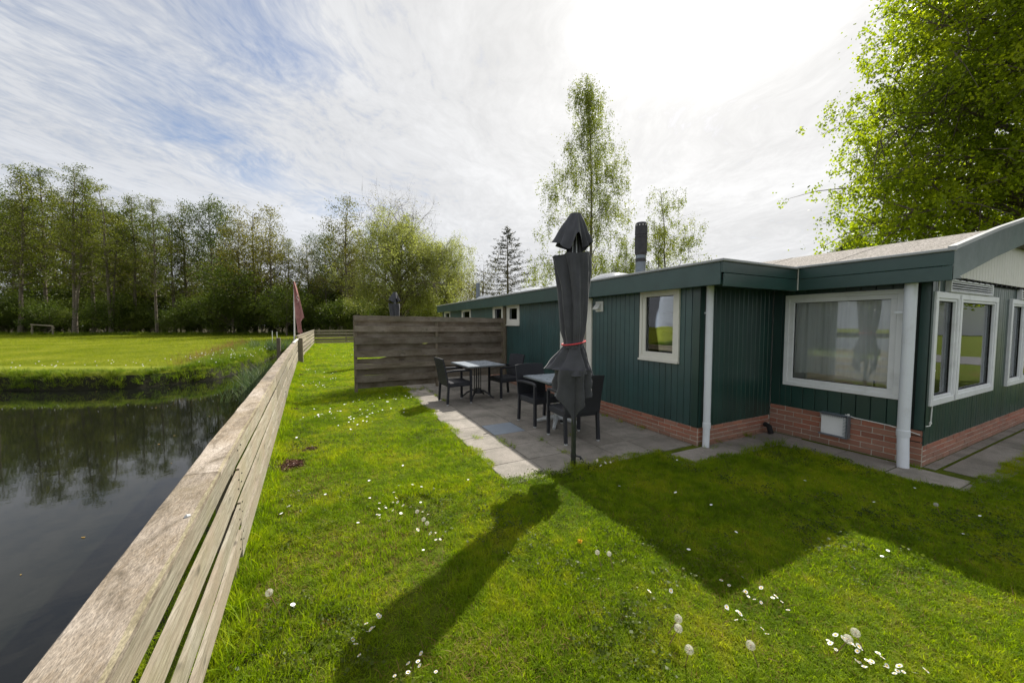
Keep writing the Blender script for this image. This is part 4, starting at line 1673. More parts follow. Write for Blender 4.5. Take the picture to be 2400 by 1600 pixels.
# ------------------------------------------------------------------ tables and chairs
def table(loc, rz, label, wx, wy, pedestal):
    t_ = thing('bistro_table', label, 'table', loc, rz, world=False)
    mb = MB()
    mb.box(-wx / 2, wx / 2, -wy / 2, wy / 2, .705, .735, .006)
    tp = mb.build('table_top', M['table_edge'], t_)
    nb = 2
    for k in range(nb):
        x0 = -wx / 2 + .02 + k * (wx - .04) / nb
        mb = MB()
        mb.box(x0 + .001, x0 + (wx - .04) / nb - .001, -wy / 2 + .02, wy / 2 - .02, .7352, .738, .001)
        mb.build('top_panel', M['table'], tp)
    if pedestal == 'iron':
        for dx in (-.05, 0, .05):
            for dy in (-.05, .05):
                mb = MB()
                mb.tube([(dx, dy, .16), (dx, dy, .705)], .010, 8)
                mb.build('rod', M['dark_metal'], t_)
        mb = MB()
        mb.tube([(0, 0, .10), (0, 0, .15), (0, 0, .20)], [.10, .085, .07], 12)
        mb.box(-.2, .2, -.03, .03, .69, .704)
        mb.build('hub', M['dark_metal'], t_)
        legm, r_ = 'dark_metal', .018
        L = .36
        for k in range(4):
            a = pi / 4 + k * pi / 2
            mb = MB()
            pts = [(cos(a) * s_ * L, sin(a) * s_ * L, z) for s_, z in ((.12, .16), (.4, .15), (.7, .095), (.9, .03), (1.0, .02))]
            mb.tube(pts, [.022, .02, .018, .018, .02], 8)
            mb.build('leg', M[legm], t_)
    else:
        mb = MB()
        mb.tube([(0, 0, .07), (0, 0, .705)], .034, 16)
        mb.build('column', M['pale_metal'], t_)
        L = .37
        for k in range(4):
            a = pi / 4 + k * pi / 2 + .1
            mb = MB()
            pts = [(cos(a) * s_ * L, sin(a) * s_ * L, z) for s_, z in ((.05, .10), (.4, .075), (.75, .035), (1.0, .012))]
            mb.tube(pts, [.04, .034, .028, .022], 8)
            mb.build('leg', M['pale_metal'], t_)
    return t_


table((2.75, 7.22, .012), 0.05, 'grey topped table on a black iron pedestal beside the screen fence', .84, .98, 'iron')
table((3.16, 4.80, .012), 0.0, 'grey topped table on a pale metal pedestal behind the parasol', .78, .80, 'pale')


def chair(loc, rz, label):
    t_ = thing('wicker_chair', label, 'chair', loc, rz, 'black wicker armchairs on the patio', world=False)
    hw, hd = .25, .23
    for sx_, sy_ in ((-1, 1), (1, 1), (-1, -1), (1, -1)):
        mb = MB()
        x, y = sx_ * hw, sy_ * hd
        if sy_ > 0:
            P = [(x + dx * .02, y + dy * .02, z) for dx in (-1, 1) for dy in (-1, 1) for z in (.02, .645)]
            mb.hexa(P)
        else:
            P = [(x + dx * .02, y - .03 * (z < .1) + dy * .02, z) for dx in (-1, 1) for dy in (-1, 1) for z in (.02, .44)]
            mb.hexa(P)
        lg = mb.build('leg', M['wicker'], t_)
        mb = MB()
        mb.tube([(x, y - (.03 if sy_ < 0 else 0), 0), (x, y - (.03 if sy_ < 0 else 0), .021)], .021, 10)
        mb.build('foot_cap', M['pale_metal'], lg)
    mb = MB()
    mb.box(-hw - .005, hw + .005, -hd - .01, hd + .01, .345, .435, .012)
    mb.build('seat', M['wicker'], t_)
    # backrest, leaning and slightly curved
    V = []
    F = []
    nu, nv = 8, 6
    for side in (0, 1):
        for i in range(nv + 1):
            f = i / nv
            z = .40 + .50 * f
            for j in range(nu + 1):
                u = -1 + 2 * j / nu
                hwz = hw + .018 - .0 * f
                y = -hd - .005 - .10 * f ** 1.3 - (.022 * (1 - u * u)) - side * .03
                zz_ = z + (.012 * (1 - u * u) if i == nv else 0)
                V.append((u * hwz, y, zz_))
    W_ = (nu + 1)
    N_ = W_ * (nv + 1)
    for i in range(nv):
        for j in range(nu):
            a = i * W_ + j
            F.append((a, a + 1, a + 1 + W_, a + W_)[::-1])
            F.append((N_ + a, N_ + a + 1, N_ + a + 1 + W_, N_ + a + W_))
    for j in range(nu):
        a = nv * W_ + j
        F.append((a, a + 1, N_ + a + 1, N_ + a)[::-1])
        F.append((j, j + 1, N_ + j + 1, N_ + j))
    for i in range(nv):
        for j in (0, nu):
            a = i * W_ + j
            q_ = (a, a + W_, N_ + a + W_, N_ + a)
            F.append(q_ if j == 0 else q_[::-1])
    obj('backrest', mesh('backrest', V, F, M['wicker']), t_)
    for s_ in (-1, 1):
        mb = MB()
        mb.tube([(s_ * hw, -hd - .05, .645), (s_ * hw, -hd + .1, .662), (s_ * hw, hd - .06, .66), (s_ * hw, hd + .01, .645), (s_ * hw, hd + .018, .62)], [.02, .022, .024, .022, .02], 8)
        mb.build('armrest', M['wicker'], t_)
    return t_


c1 = chair((2.20, 7.03, .012), -pi / 2 + .06, 'black wicker chair at the left of the table by the screen fence')
copy_tree(c1, (3.31, 7.08, .012), pi / 2 + .12, 'black wicker chair on the wall side of the table by the screen fence')
copy_tree(c1, (2.965, 4.97, .012), pi + .05, 'black wicker chair facing the camera across the table behind the parasol')
copy_tree(c1, (2.96, 4.10, .012), -.08, 'black wicker chair with its back to the camera half hidden by the parasol')


# ------------------------------------------------------------------ trees
def tubes_mesh(lines, nside=5):
    """lines: list of (pts Nx3, radii N)"""
    V = []
    F = []
    for pts, rad in lines:
        pts = np.asarray(pts, float)
        b = len(V)
        n = len(pts)
        for i in range(n):
            a_ = pts[max(0, i - 1)]
            c_ = pts[min(n - 1, i + 1)]
            d = c_ - a_
            d = d / (np.linalg.norm(d) + 1e-9)
            x = np.cross(d, (0.31, 0.95, 0.1))
            x /= np.linalg.norm(x) + 1e-9
            y = np.cross(d, x)
            for k in range(nside):
                an = 2 * pi * k / nside
                V.append(tuple(pts[i] + (x * cos(an) + y * sin(an)) * rad[i]))
        for i in range(n - 1):
            for k in range(nside):
                k2 = (k + 1) % nside
                F.append((b + i * nside + k, b + i * nside + k2, b + (i + 1) * nside + k2, b + (i + 1) * nside + k))
    return V, F


def leaves_mesh(name, C, size, mat, r_, asp=0.6, flat=0.0, droop=0.0):
    n = len(C)
    d1 = r_.normal(size=(n, 3))
    d1[:, 2] = d1[:, 2] * (1 - flat) - droop
    d1 /= np.linalg.norm(d1, axis=1)[:, None]
    d2 = r_.normal(size=(n, 3))
    d2 -= (d2 * d1).sum(1)[:, None] * d1
    d2 /= np.linalg.norm(d2, axis=1)[:, None]
    s = (size * r_.uniform(0.6, 1.35, n))[:, None]
    nrm = np.cross(d1, d2)
    tip = C + d1 * s
    mid = C + d1 * s * .45
    v1 = mid + d2 * s * asp * .5 + nrm * s * .08
    v2 = mid - d2 * s * asp * .5 + nrm * s * .08
    V = np.stack([C, v1, tip, v2], 1).reshape(-1, 3)
    me = bpy.data.meshes.new(name)
    me.vertices.add(4 * n)
    me.vertices.foreach_set('co', V.ravel().astype(np.float32))
    me.loops.add(4 * n)
    me.loops.foreach_set('vertex_index', np.arange(4 * n, dtype=np.int32))
    me.polygons.add(n)
    me.polygons.foreach_set('loop_start', np.arange(0, 4 * n, 4, dtype=np.int32))
    me.polygons.foreach_set('loop_total', np.full(n, 4, dtype=np.int32))
    me.materials.append(mat)
    me.update(calc_edges=True)
    return me


def make_tree(seed, H, r0, prof, base, nlimb, nleaf, lsize, leafmat, barkmat, sigma=.35, rise=.5, hang=0.0, stems=1, curve=.4, twigs=5, asp=.6, flat=0., lean=0.0, thin=1.0, bare=0.0, rmax=1.12, rmin=.65, per=26):
    """prof(f): crown radius as a function of height fraction between base..H. Returns (wood mesh, leaf mesh)"""
    r_ = np.random.default_rng(seed)
    lines = []
    anchors = []
    wts = []
    RM = max(prof(.1), prof(.3), prof(.5))
    for s_ in range(stems):
        n = 9
        hh = H * (1 if s_ == 0 else r_.uniform(.75, .95))
        z = np.linspace(0, hh, n)
        off = np.cumsum(r_.normal(0, curve * .12, (n, 2)), 0) * np.linspace(0, 1, n)[:, None]
        a0 = r_.uniform(0, 2 * pi)
        ls = lean if s_ == 0 else r_.uniform(.04, .16)
        tx = off[:, 0] + cos(a0) * ls * z
        ty = off[:, 1] + sin(a0) * ls * z
        tp = np.column_stack([tx, ty, z - .2 * (z == 0)])
        rr_ = r0 * (1 - np.linspace(0, 1, n) ** 1.1 * .93) * (1 if s_ == 0 else .7)
        rr_[0] *= 1.35
        lines.append((tp, rr_))
        nl = int(nlimb / stems)
        for i in range(nl):
            f = (i + r_.uniform(0, 1)) / nl
            f = f ** .9
            zh = (base + (hh / H - base) * f) * H
            p0 = np.array([np.interp(zh, z, tx), np.interp(zh, z, ty), zh])
            R_ = prof(f) * r_.uniform(rmin, rmax)
            az = i * 2.399 + r_.uniform(-.5, .5)
            d = np.array([cos(az), sin(az), 0])
            k = 6
            tt = np.linspace(0, 1, k)
            up_ = rise * R_ * (tt ** .8)
            if hang:
                up_ = rise * R_ * (np.sin(tt * pi * .75)) * .9
            pts = p0 + d * (R_ * tt)[:, None] + np.array([0, 0, 1]) * up_[:, None]
            pts += r_.normal(0, .05 * R_, (k, 3)) * tt[:, None]
            rb = max(.012, r0 * .38 * (1 - f * .75)) * thin
            lines.append((pts, rb * (1 - tt * .88)))
            for q_ in range(twigs):
                ft = r_.uniform(.25, 1.0)
                b0 = np.array([np.interp(ft, tt, pts[:, c]) for c in range(3)])
                dd = d * .5 + r_.normal(0, .7, 3)
                dd[2] += .1 if not hang else -.1
                dd /= np.linalg.norm(dd)
                L_ = R_ * r_.uniform(.2, .45) + .15
                tw = np.array([b0, b0 + dd * L_ * .5, b0 + dd * L_ + np.array([0, 0, -.1 * L_])])
                lines.append((tw, np.array([rb * .35, rb * .22, rb * .08])))
                for ff_ in (.35, .7, 1.0):
                    anchors.append(b0 + dd * L_ * ff_)
                    wts.append(1.0)
            anchors.append(pts[-1])
            wts.append(1.5)
            for q_ in range(twigs * 3 + 1):
                wts[-1 - q_] *= .25 + R_ / RM
            if bare > 0:
                for _ in range(4):
                    e = pts[-1]
                    dd = r_.normal(0, .45, 3) + np.array([0, 0, 1.4])
                    lines.append((np.array([e, e + dd * bare]), np.array([rb * .2, rb * .05])))
        if hang:
            pass
    A = np.array(anchors)
    wts = np.array(wts) * (r_.uniform(0, 1, len(A)) ** 2 + .03)
    idx = r_.choice(len(A), nleaf, p=wts / wts.sum())
    C = A[idx] + np.clip(r_.normal(0, 1, (nleaf, 3)), -1.7, 1.7) * sigma * np.array([1, 1, .75])
    if hang:
        # pendulous strands
        ns_ = max(60, nleaf // per)
        si = r_.choice(len(A), ns_, p=wts / wts.sum())
        S0 = A[si] + np.clip(r_.normal(0, 1, (ns_, 3)), -1.4, 1.4) * sigma * np.array([1, 1, .5])
        Ls = hang * r_.uniform(.3, 1.2, ns_)
        pick = r_.integers(0, ns_, nleaf)
        tt = r_.uniform(0, 1, nleaf)
        sw = np.column_stack([np.sin(S0[pick, 2] * 3 + tt * 2) * .05, np.cos(S0[pick, 0] * 3 + tt * 2) * .05, np.zeros(nleaf)])
        C2 = S0[pick] - np.array([0, 0, 1]) * (tt * Ls[pick])[:, None] + sw + r_.normal(0, .035 + lsize * .4, (nleaf, 3))
        mixm = r_.uniform(0, 1, nleaf) < .85
        C = np.where(mixm[:, None], C2, C)
        for q_ in range(min(ns_, 400)):
            lines.append((np.array([S0[q_], S0[q_] - np.array([0, 0, Ls[q_] * .9])]), np.array([.004, .002]) * (1 + lsize * 2)))
    C[:, 2] = np.maximum(C[:, 2], .15)
    Vw, Fw = tubes_mesh(lines, 5)
    wm = mesh('trunk', Vw, Fw, M[barkmat], True)
    lm = leaves_mesh('crown', C, lsize, M[leafmat], r_, asp, flat, droop=.6 if hang else 0.1)
    return wm, lm


def plant_tree(meshes, name, label, cat, loc, rz=0, sc=(1, 1, 1), group=None):
    t_ = thing(name, label, cat, loc, rz, group, world=False)
    t_.scale = sc
    o1 = obj('trunk', meshes[0], t_)
    o2 = obj('crown', meshes[1], t_)
    return t_


# forest kinds (shared meshes)
alders = [make_tree(20 + i, 19, .22, lambda f: 3.0 * (1 - .85 * f ** 1.3) * (.55 + .9 * f if f < .5 else 1) + .25, .27, 60, 9000, .155, 'alder_leaf', 'bark', sigma=.27, rise=.42, stems=1 + (i % 3 == 1), curve=.9, twigs=5, flat=.35, lean=.03 * (i % 3)) for i in range(5)]
olives = [make_tree(40 + i, 15, .20, lambda f: 3.0 * (1 - .65 * f ** 1.5) + .3, .25, 44, 7500, .17, 'olive_leaf', 'bark', sigma=.42, rise=.6, stems=2, curve=.8, twigs=6, bare=.25) for i in range(3)]
oaks = [make_tree(50 + i, 15, .25, lambda f: 4.2 * math.sin(pi * (.15 + .75 * f)) + .4, .35, 44, 12500, .19, 'oak_leaf', 'bark', sigma=.5, rise=.45, twigs=6) for i in range(2)]
willows = [make_tree(60 + i, 14, .3, lambda f: 4.3 * (1 - .55 * f ** 2), .14, 70, 60000, .17, 'willow_leaf', 'bark', sigma=.4, rise=.8, hang=2.0, twigs=8, asp=.34, stems=2, bare=.25) for i in range(2)]
shrubs = [make_tree(70 + i, 3.6, .07, lambda f: 2.0 * math.sin(pi * (.34 + .5 * f)), .02, 30, 5200, .15, 'shrub_leaf', 'bark', sigma=.32, rise=.8, stems=3, twigs=5) for i in range(3)]

R0 = random.Random(5)
# named silhouettes along the edge of the wood: (pixel column, distance, top row, kind, label)
def htop(D, ytop):
    return (757 - ytop) / 850 * D + 1.6


edge = [
    (-75, 50, 400, 'a', 0), (-20, 49, 404, 'a', 1), (48, 47.5, 392, 'a', 2), (112, 50, 398, 'a', 3), (176, 47, 390, 'a', 4), (222, 49, 425, 'a', 0), (262, 47, 432, 'a', 1),
    (315, 50, 462, 'a', 2), (368, 47, 468, 'a', 3), (412, 52, 500, 'a', 4), (440, 54, 505, 'o', 0), (503, 55, 484, 'k', 0), (560, 50, 520, 'o', 1), (600, 51, 498, 'o', 2), (640, 49, 505, 'o', 0),
    (686, 52, 560, 'a', 2), (725, 54, 575, 'o', 1), (765, 53, 560, 'k', 1), (815, 50, 480, 'o', 0), (858, 54, 560, 'o', 2),
]
kinds = {'a': (alders, 'alder_tree', 'alder'), 'o': (olives, 'young_tree', 'tree'), 'k': (oaks, 'oak_tree', 'oak')}
lab_edge = {
    2: 'tall slender alder forming the first high point from the left edge of the wood', 4: 'tallest pointed alder near the left with its thin top above the others',
    6: 'alder behind the gap right of the tallest alder with a thick dark trunk', 11: 'dark green round headed oak standing above its neighbours in mid wood',
    0: 'alder cut by the left edge of the picture', 1: 'leafy alder second from the left edge of the picture',
    3: 'alder standing between the first high crown and the tallest pointed alder', 5: 'alder close on the right of the tallest pointed alder',
    7: 'lower alder where the treetops begin to step down', 8: 'alder in the falling treetops left of the mid wood', 9: 'small alder at the low dip of the treetops left of the dark oak',
    10: 'olive green tree touching the left side of the dark oak', 12: 'olive green tree just right of the dark oak', 14: 'olive green tree standing directly left of the flag',
    16: 'olive green tree just right of the flag', 17: 'dark oak behind the back fence', 19: 'olive green tree touching the large willow on its left',
    13: 'thin brownish green tree with two sparse tops right of the dark oak', 15: 'small sparse tree just above the flag',
    18: 'tall open crowned tree left of the willows', }
for i, (pxv, D, yt, kd, vi) in enumerate(edge):
    ms, nm, _ = kinds[kd]
    me_ = ms[vi % len(ms)]
    h = {'a': 19, 'o': 15, 'k': 15}[kd]
    s_ = htop(D, yt) / (h * 1.02)
    q = gp(pxv, D)
    lbl = lab_edge.get(i, {'a': 'leafy alder in the dense row at the edge of the wood', 'o': 'light olive green tree in the row at the edge of the wood', 'k': 'dark green oak behind the lawn fence'}[kd])
    plant_tree(me_, nm, lbl, 'tree', (q.x, q.y, 0), R0.uniform(0, 6.28), (s_ * R0.uniform(.9, 1.1) * (1.0 if kd != 'k' else .75), s_ * (1.0 if kd != 'k' else .75), s_), group=None if i in lab_edge else {'a': 'alders at the wood edge', 'o': 'olive green trees at the wood edge', 'k': None}[kd])
# trees in the depth of the wood
for i in range(30):
    pxv = R0.uniform(-260, 880)
    D = R0.uniform(54, 78)
    me_ = R0.choice(alders + olives[:2] + oaks)
    yt = np.interp(pxv, [-200, 180, 300, 420, 640, 700, 820, 900], [420, 425, 480, 540, 560, 600, 560, 570]) + R0.uniform(15, 75)
    s_ = htop(D, yt) / (19 if me_ in alders else 15)
    q = gp(pxv, D)
    plant_tree(me_, 'woodland_tree', 'tree standing deeper in the wood behind the front row', 'tree', (q.x, q.y, 0), R0.uniform(0, 6.28), (s_ * 1.15, s_ * 1.15, s_), group='trees deeper in the wood')
# undergrowth
for i in range(60):
    pxv = -150 + i * 20 + R0.uniform(-12, 12)
    D = R0.uniform(47, 53) if pxv < 700 else R0.uniform(44, 50)
    q = gp(pxv, D)
    s_ = R0.uniform(.6, 1.25)
    plant_tree(shrubs[i % 3], 'shrub', 'bushy shrub in the undergrowth at the foot of the wood', 'shrub', (q.x, q.y, 0), R0.uniform(0, 6.28), (s_ * 1.2, s_ * 1.2, s_), group='shrubs in the undergrowth')
for i in range(34):
    pxv = -150 + i * 36 + R0.uniform(-12, 12)
    D = R0.uniform(56, 62)
    q = gp(pxv, D)
    s_ = R0.uniform(1.3, 2.0)
    plant_tree(shrubs[i % 3], 'shrub', 'tall shrub filling the dark middle of the wood', 'shrub', (q.x, q.y, 0), R0.uniform(0, 6.28), (s_ * 1.3, s_ * 1.3, s_), group='tall shrubs inside the wood')
q = gp(548, 46.5)
bb = plant_tree(shrubs[1], 'round_bush', 'large rounded green bush standing in front of the wood left of the flag', 'bush', (q.x, q.y, 0), 1.0, (1.9, 1.9, 2.0))
q = gp(672, 44)
plant_tree(shrubs[2], 'round_bush', 'pale green rounded bush just left of the flagpole', 'bush', (q.x, q.y, 0), 2.0, (1.5, 1.5, 1.45))
# willows
for pxv, D, yt, vi, lb, wsc in ((938, 42, 500, 0, 'large weeping willow with pale hanging foliage behind the screen fence', 1.3), (1050, 44, 556, 1, 'smaller rounded weeping willow nearer the chalet roof', 1.25)):
    q = gp(pxv, D)
    s_ = htop(D, yt) / 15.2
    plant_tree(willows[vi], 'willow_tree', lb, 'willow', (q.x, q.y, 0), 1.3 * vi, (s_ * wsc, s_ * wsc, s_))
q = gp(905, 46)
wm_b = make_tree(66, 15, .2, lambda f: 3.4 * math.sin(pi * (.2 + .5 * f)), .45, 34, 700, .14, 'olive_leaf', 'bark', sigma=.5, rise=1.3, twigs=12, bare=.9)
plant_tree(wm_b, 'bare_tree', 'nearly leafless twiggy tree rising behind the large willow', 'tree', (q.x, q.y, 0), 0, (1, 1, htop(46, 492) / 16.5))
q = gp(965, 47)
plant_tree(wm_b, 'bare_tree', 'nearly leafless twiggy tree behind the right shoulder of the large willow', 'tree', (q.x, q.y, 0), 2, (1, 1, htop(47, 505) / 16.5))


# conifer
def conifer(seed, H):
    r_ = np.random.default_rng(seed)
    z = np.linspace(0, H, 8)
    lines = [(np.column_stack([z * 0, z * 0, z]), .16 * (1 - z / H * .93))]
    A = []
    for i in range(110):
        f = (i / 110) ** .9
        zh = H * (.12 + .87 * f)
        R_ = (5.6 * (1 - f) ** .85 + .08) * r_.uniform(.7, 1.1)
        az = i * 2.399 + r_.uniform(-.4, .4)
        d = np.array([cos(az), sin(az), 0])
        tt = np.linspace(0, 1, 5)
        pts = np.array([0, 0, zh]) + d * (R_ * tt)[:, None] + np.array([0, 0, 1]) * (R_ * (-.18 * tt + .30 * tt ** 2.5))[:, None]
        lines.append((pts, .03 * (1 - f * .7) * (1 - tt * .85)))
        nn = int(14 + 60 * (1 - f))
        for _ in range(nn):
            ft = r_.uniform(.15, 1)
            A.append([np.interp(ft, tt, pts[:, c]) for c in range(3)])
            if _ % 4 == 0:
                b0 = np.array(A[-1])
                dd = d * .8 + np.array([-d[1], d[0], 0]) * r_.choice([-1, 1]) * .8 + np.array([0, 0, .15])
                lines.append((np.array([b0, b0 + dd * R_ * .18]), np.array([.008, .004])))
                for e in (.4, .7, 1):
                    A.append(b0 + dd * R_ * .18 * e)
    A = np.array(A)
    C = A + r_.normal(0, .05, A.shape)
    V_, F_ = tubes_mesh(lines, 4)
    return mesh('trunk', V_, F_, M['bark'], True), leaves_mesh('crown', C, .17, M['conifer'], r_, .35, .3)


q = gp(1190, 33)
plant_tree(conifer(5, 10.5), 'conifer_tree', 'slender sparse conifer rising behind the chalet roof', 'conifer', (q.x, q.y, 0), 0, (1, 1, htop(33, 530) / 10.6))
sp_t = make_tree(81, 9, .12, lambda f: 2.6 * math.sin(pi * (.2 + .6 * f)), .15, 30, 2300, .13, 'olive_leaf', 'bark', sigma=.35, rise=.8, stems=3, twigs=6, bare=.2)
for pxv, D, yt, lb in ((1130, 31, 600, 'sparse brownish tree at the left foot of the conifer'), (1098, 36, 640, 'low twiggy tree between the willow and the conifer'), (1255, 34, 665, 'small bare bush just right of the conifer')):
    q = gp(pxv, D)
    s_ = htop(D, yt) / 9.6
    plant_tree(sp_t, 'young_tree', lb, 'tree', (q.x, q.y, 0), pxv, (s_, s_, s_))
# birches
b1 = make_tree(91, 12.2, .095, lambda f: .14 + 2.15 * (1 - f) ** .72, .10, 78, 56000, .062, 'birch_leaf', 'birch_bark', sigma=.20, rise=.75, hang=.95, rmax=1.35, rmin=.35, per=55, twigs=6, thin=.55, curve=.5)
q = gp(1383, 22)
plant_tree(b1, 'birch_tree', 'tall narrow birch with hanging twigs directly behind the parasol top', 'birch', (q.x, q.y, 0), .4, (1.3, 1.3, htop(22, 184) / 12.7))
b2 = make_tree(93, 8.6, .07, lambda f: .14 + 2.4 * (1 - f) ** .75, .10, 60, 26000, .062, 'birch_leaf', 'birch_bark', sigma=.18, rmax=1.3, rmin=.4, per=50, rise=.7, hang=.7, twigs=5, thin=.6, curve=.5, stems=2)
q = gp(1560, 18)
plant_tree(b2, 'birch_tree', 'thin airy birch to the right of the black chimney', 'birch', (q.x, q.y, 0), 1.4, (1.15, 1.15, htop(18, 428) / 9.0))
q = gp(1465, 19)
plant_tree(b2, 'birch_tree', 'low airy birch between the tall birch and the chimney', 'birch', (q.x, q.y, 0), 3.4, (.8, .8, htop(19, 560) / 9.0))
# big leafy tree on the right
b3 = make_tree(97, 13.5, .22, lambda f: 4.3 * math.sin(pi * (.34 + .56 * f)) ** .8, .18, 190, 230000, .082, 'linden_leaf', 'bark', sigma=.38, rise=.30, hang=.35, twigs=10, rmax=.92, per=30, thin=.8, curve=.4, asp=.75)
q = gp(2408, 9.4)
plant_tree(b3, 'leafy_tree', 'big bright green leafy tree overhanging the roof at the right edge', 'tree', (q.x, q.y, 0), .9, (1, 1, 1.0))

# house gable showing beyond the roof, and what the gable windows mirror
q = gp(2000, 24)
nh = thing('neighbour_house', 'dark tiled roof gable peeping between the chalet roof and the leafy tree', 'house', (q.x, q.y, 0))


def simple_house(root, cx, cy, L_, Wd, eave, ridge, rz, wallm, roofm):
    c_, s_ = cos(rz), sin(rz)

    def T(x, y, z):
        return (cx + x * c_ - y * s_, cy + x * s_ + y * c_, z)
    mb = MB()
    mb.add([T(x, y, z) for x in (-L_ / 2, L_ / 2) for y in (-Wd / 2, Wd / 2) for z in (0, eave)], [(0, 1, 3, 2), (4, 6, 7, 5), (0, 4, 5, 1), (2, 3, 7, 6)])
    mb.add([T(-L_ / 2, -Wd / 2, eave), T(-L_ / 2, Wd / 2, eave), T(-L_ / 2, 0, ridge), T(L_ / 2, -Wd / 2, eave), T(L_ / 2, Wd / 2, eave), T(L_ / 2, 0, ridge)], [(0, 2, 1), (3, 4, 5)])
    mb.build('wall', M[wallm], root)
    for sgn in (-1, 1):
        mb = MB()
        ov = .4
        dz = (ridge - eave) / (Wd / 2) * ov
        P = []
        for x in (-L_ / 2 - ov, L_ / 2 + ov):
            for (y, z) in ((sgn * (Wd / 2 + ov), eave - dz), (0, ridge)):
                for o in (.02, .16):
                    P.append(T(x, y, z + o))
        mb.hexa(P)
        mb.build('roof', M[roofm], root)
        mb = MB()
        P = []
        for x in (-L_ / 2 - ov - .03, -L_ / 2 - ov):
            for (y, z) in ((sgn * (Wd / 2 + ov), eave - dz), (0, ridge)):
                for o in (-.12, .15):
                    P.append(T(x, y, z + o))
        mb.hexa(P)
        mb.build('barge_board', M['white_frame'], root)
    for k in range(3):
        mb = MB()
        x = -L_ / 3 + k * L_ / 3
        mb.add([T(x + dx, -Wd / 2 - .03, z) for dx in (-.5, .5) for z in (1.0, 2.1)], [(0, 2, 3, 1)])
        mb.build('window', M['glass'], root)


simple_house(nh, q.x + 3.6, q.y + .5, 8, 7, 3.4, htop(24, 553) + .2, .15, 'tiles_dark', 'tiles_dark')
n2 = thing('neighbour_house', 'house across the road, seen only mirrored in the gable windows', 'house', (78, -13, 0))
simple_house(n2, 78, -13, 10, 11, 2.4, 5.2, .1, 'interior', 'tiles_dark')
mb = MB()
mb.box(22, 27, -70, 0.0, -.1, .012)
tag(mb.build('road', M['asphalt']), kind='structure')

# ------------------------------------------------------------------ grass (stuff)
def tuft(name, nb, h, wd, spread, bend, mat, seed, seg=2):
    r_ = np.random.default_rng(seed)
    V = []
    F = []
    for _ in range(nb):
        a = r_.uniform(0, 2 * pi)
        rr_ = spread * sqrt(r_.uniform(0, 1))
        x, y = rr_ * cos(a), rr_ * sin(a)
        hh = h * r_.uniform(.5, 1.15)
        az = r_.uniform(0, 2 * pi)
        bd = bend * r_.uniform(.2, 1.3) * hh
        fa = az + pi / 2 + r_.uniform(-.6, .6)
        wx, wy = cos(fa) * wd * .5, sin(fa) * wd * .5
        b = len(V)
        for k in range(seg):
            t_ = k / seg
            cx, cy, cz = x + cos(az) * bd * t_ ** 1.8, y + sin(az) * bd * t_ ** 1.8, hh * t_ * (1 - .15 * t_)
            wk = 1 - .45 * t_
            V.append((cx - wx * wk, cy - wy * wk, cz))
            V.append((cx + wx * wk, cy + wy * wk, cz))
        V.append((x + cos(az) * bd, y + sin(az) * bd, hh * .86))
        for k in range(seg - 1):
            F.append((b + 2 * k, b + 2 * k + 1, b + 2 * k + 3, b + 2 * k + 2))
        F.append((b + 2 * seg - 2, b + 2 * seg - 1, b + 2 * seg))
    o = bpy.data.objects.new(name, mesh(name, V, F, mat))
    return o


def scatter(name, pts, scl, tufts, kind='stuff', rotj=.25):
    """geometry-nodes scatter of tufts on explicit points"""
    n = len(pts)
    me = bpy.data.meshes.new(name)
    me.vertices.add(n)
    me.vertices.foreach_set('co', np.asarray(pts, np.float32).ravel())
    a = me.attributes.new('scl', 'FLOAT_VECTOR', 'POINT')
    a.data.foreach_set('vector', np.asarray(scl, np.float32).ravel())
    rt_ = np.column_stack([rng.normal(0, rotj, n), rng.normal(0, rotj, n), rng.uniform(0, 2 * pi, n)])
    a = me.attributes.new('rot', 'FLOAT_VECTOR', 'POINT')
    a.data.foreach_set('vector', rt_.astype(np.float32).ravel())
    a = me.attributes.new('pick', 'INT', 'POINT')
    a.data.foreach_set('value', rng.integers(0, len(tufts), n).astype(np.int32))
    o = bpy.data.objects.new(name, me)
    link(o)
    ng = bpy.data.node_groups.new(name, 'GeometryNodeTree')
    ng.interface.new_socket('Geometry', in_out='INPUT', socket_type='NodeSocketGeometry')
    ng.interface.new_socket('Geometry', in_out='OUTPUT', socket_type='NodeSocketGeometry')
    N = ng.nodes
    L = ng.links
    gi = N.new('NodeGroupInput')
    gout = N.new('NodeGroupOutput')
    m2p = N.new('GeometryNodeMeshToPoints')
    L.new(gi.outputs[0], m2p.inputs[0])
    g2i = N.new('GeometryNodeGeometryToInstance')
    for tf in reversed(tufts):
        oi = N.new('GeometryNodeObjectInfo')
        oi.inputs['Object'].default_value = tf
        oi.inputs['As Instance'].default_value = True
        L.new(oi.outputs['Geometry'], g2i.inputs[0])
    iop = N.new('GeometryNodeInstanceOnPoints')
    L.new(m2p.outputs[0], iop.inputs['Points'])
    L.new(g2i.outputs[0], iop.inputs['Instance'])
    iop.inputs['Pick Instance'].default_value = True

    def attr(nm, dt):
        nd = N.new('GeometryNodeInputNamedAttribute')
        nd.data_type = dt
        nd.inputs['Name'].default_value = nm
        return nd.outputs['Attribute']
    L.new(attr('pick', 'INT'), iop.inputs['Instance Index'])
    L.new(attr('rot', 'FLOAT_VECTOR'), iop.inputs['Rotation'])
    L.new(attr('scl', 'FLOAT_VECTOR'), iop.inputs['Scale'])
    L.new(iop.outputs[0], gout.inputs[0])
    md = o.modifiers.new('scatter', 'NODES')
    md.node_group = ng
    tag(o, kind=kind)
    return o


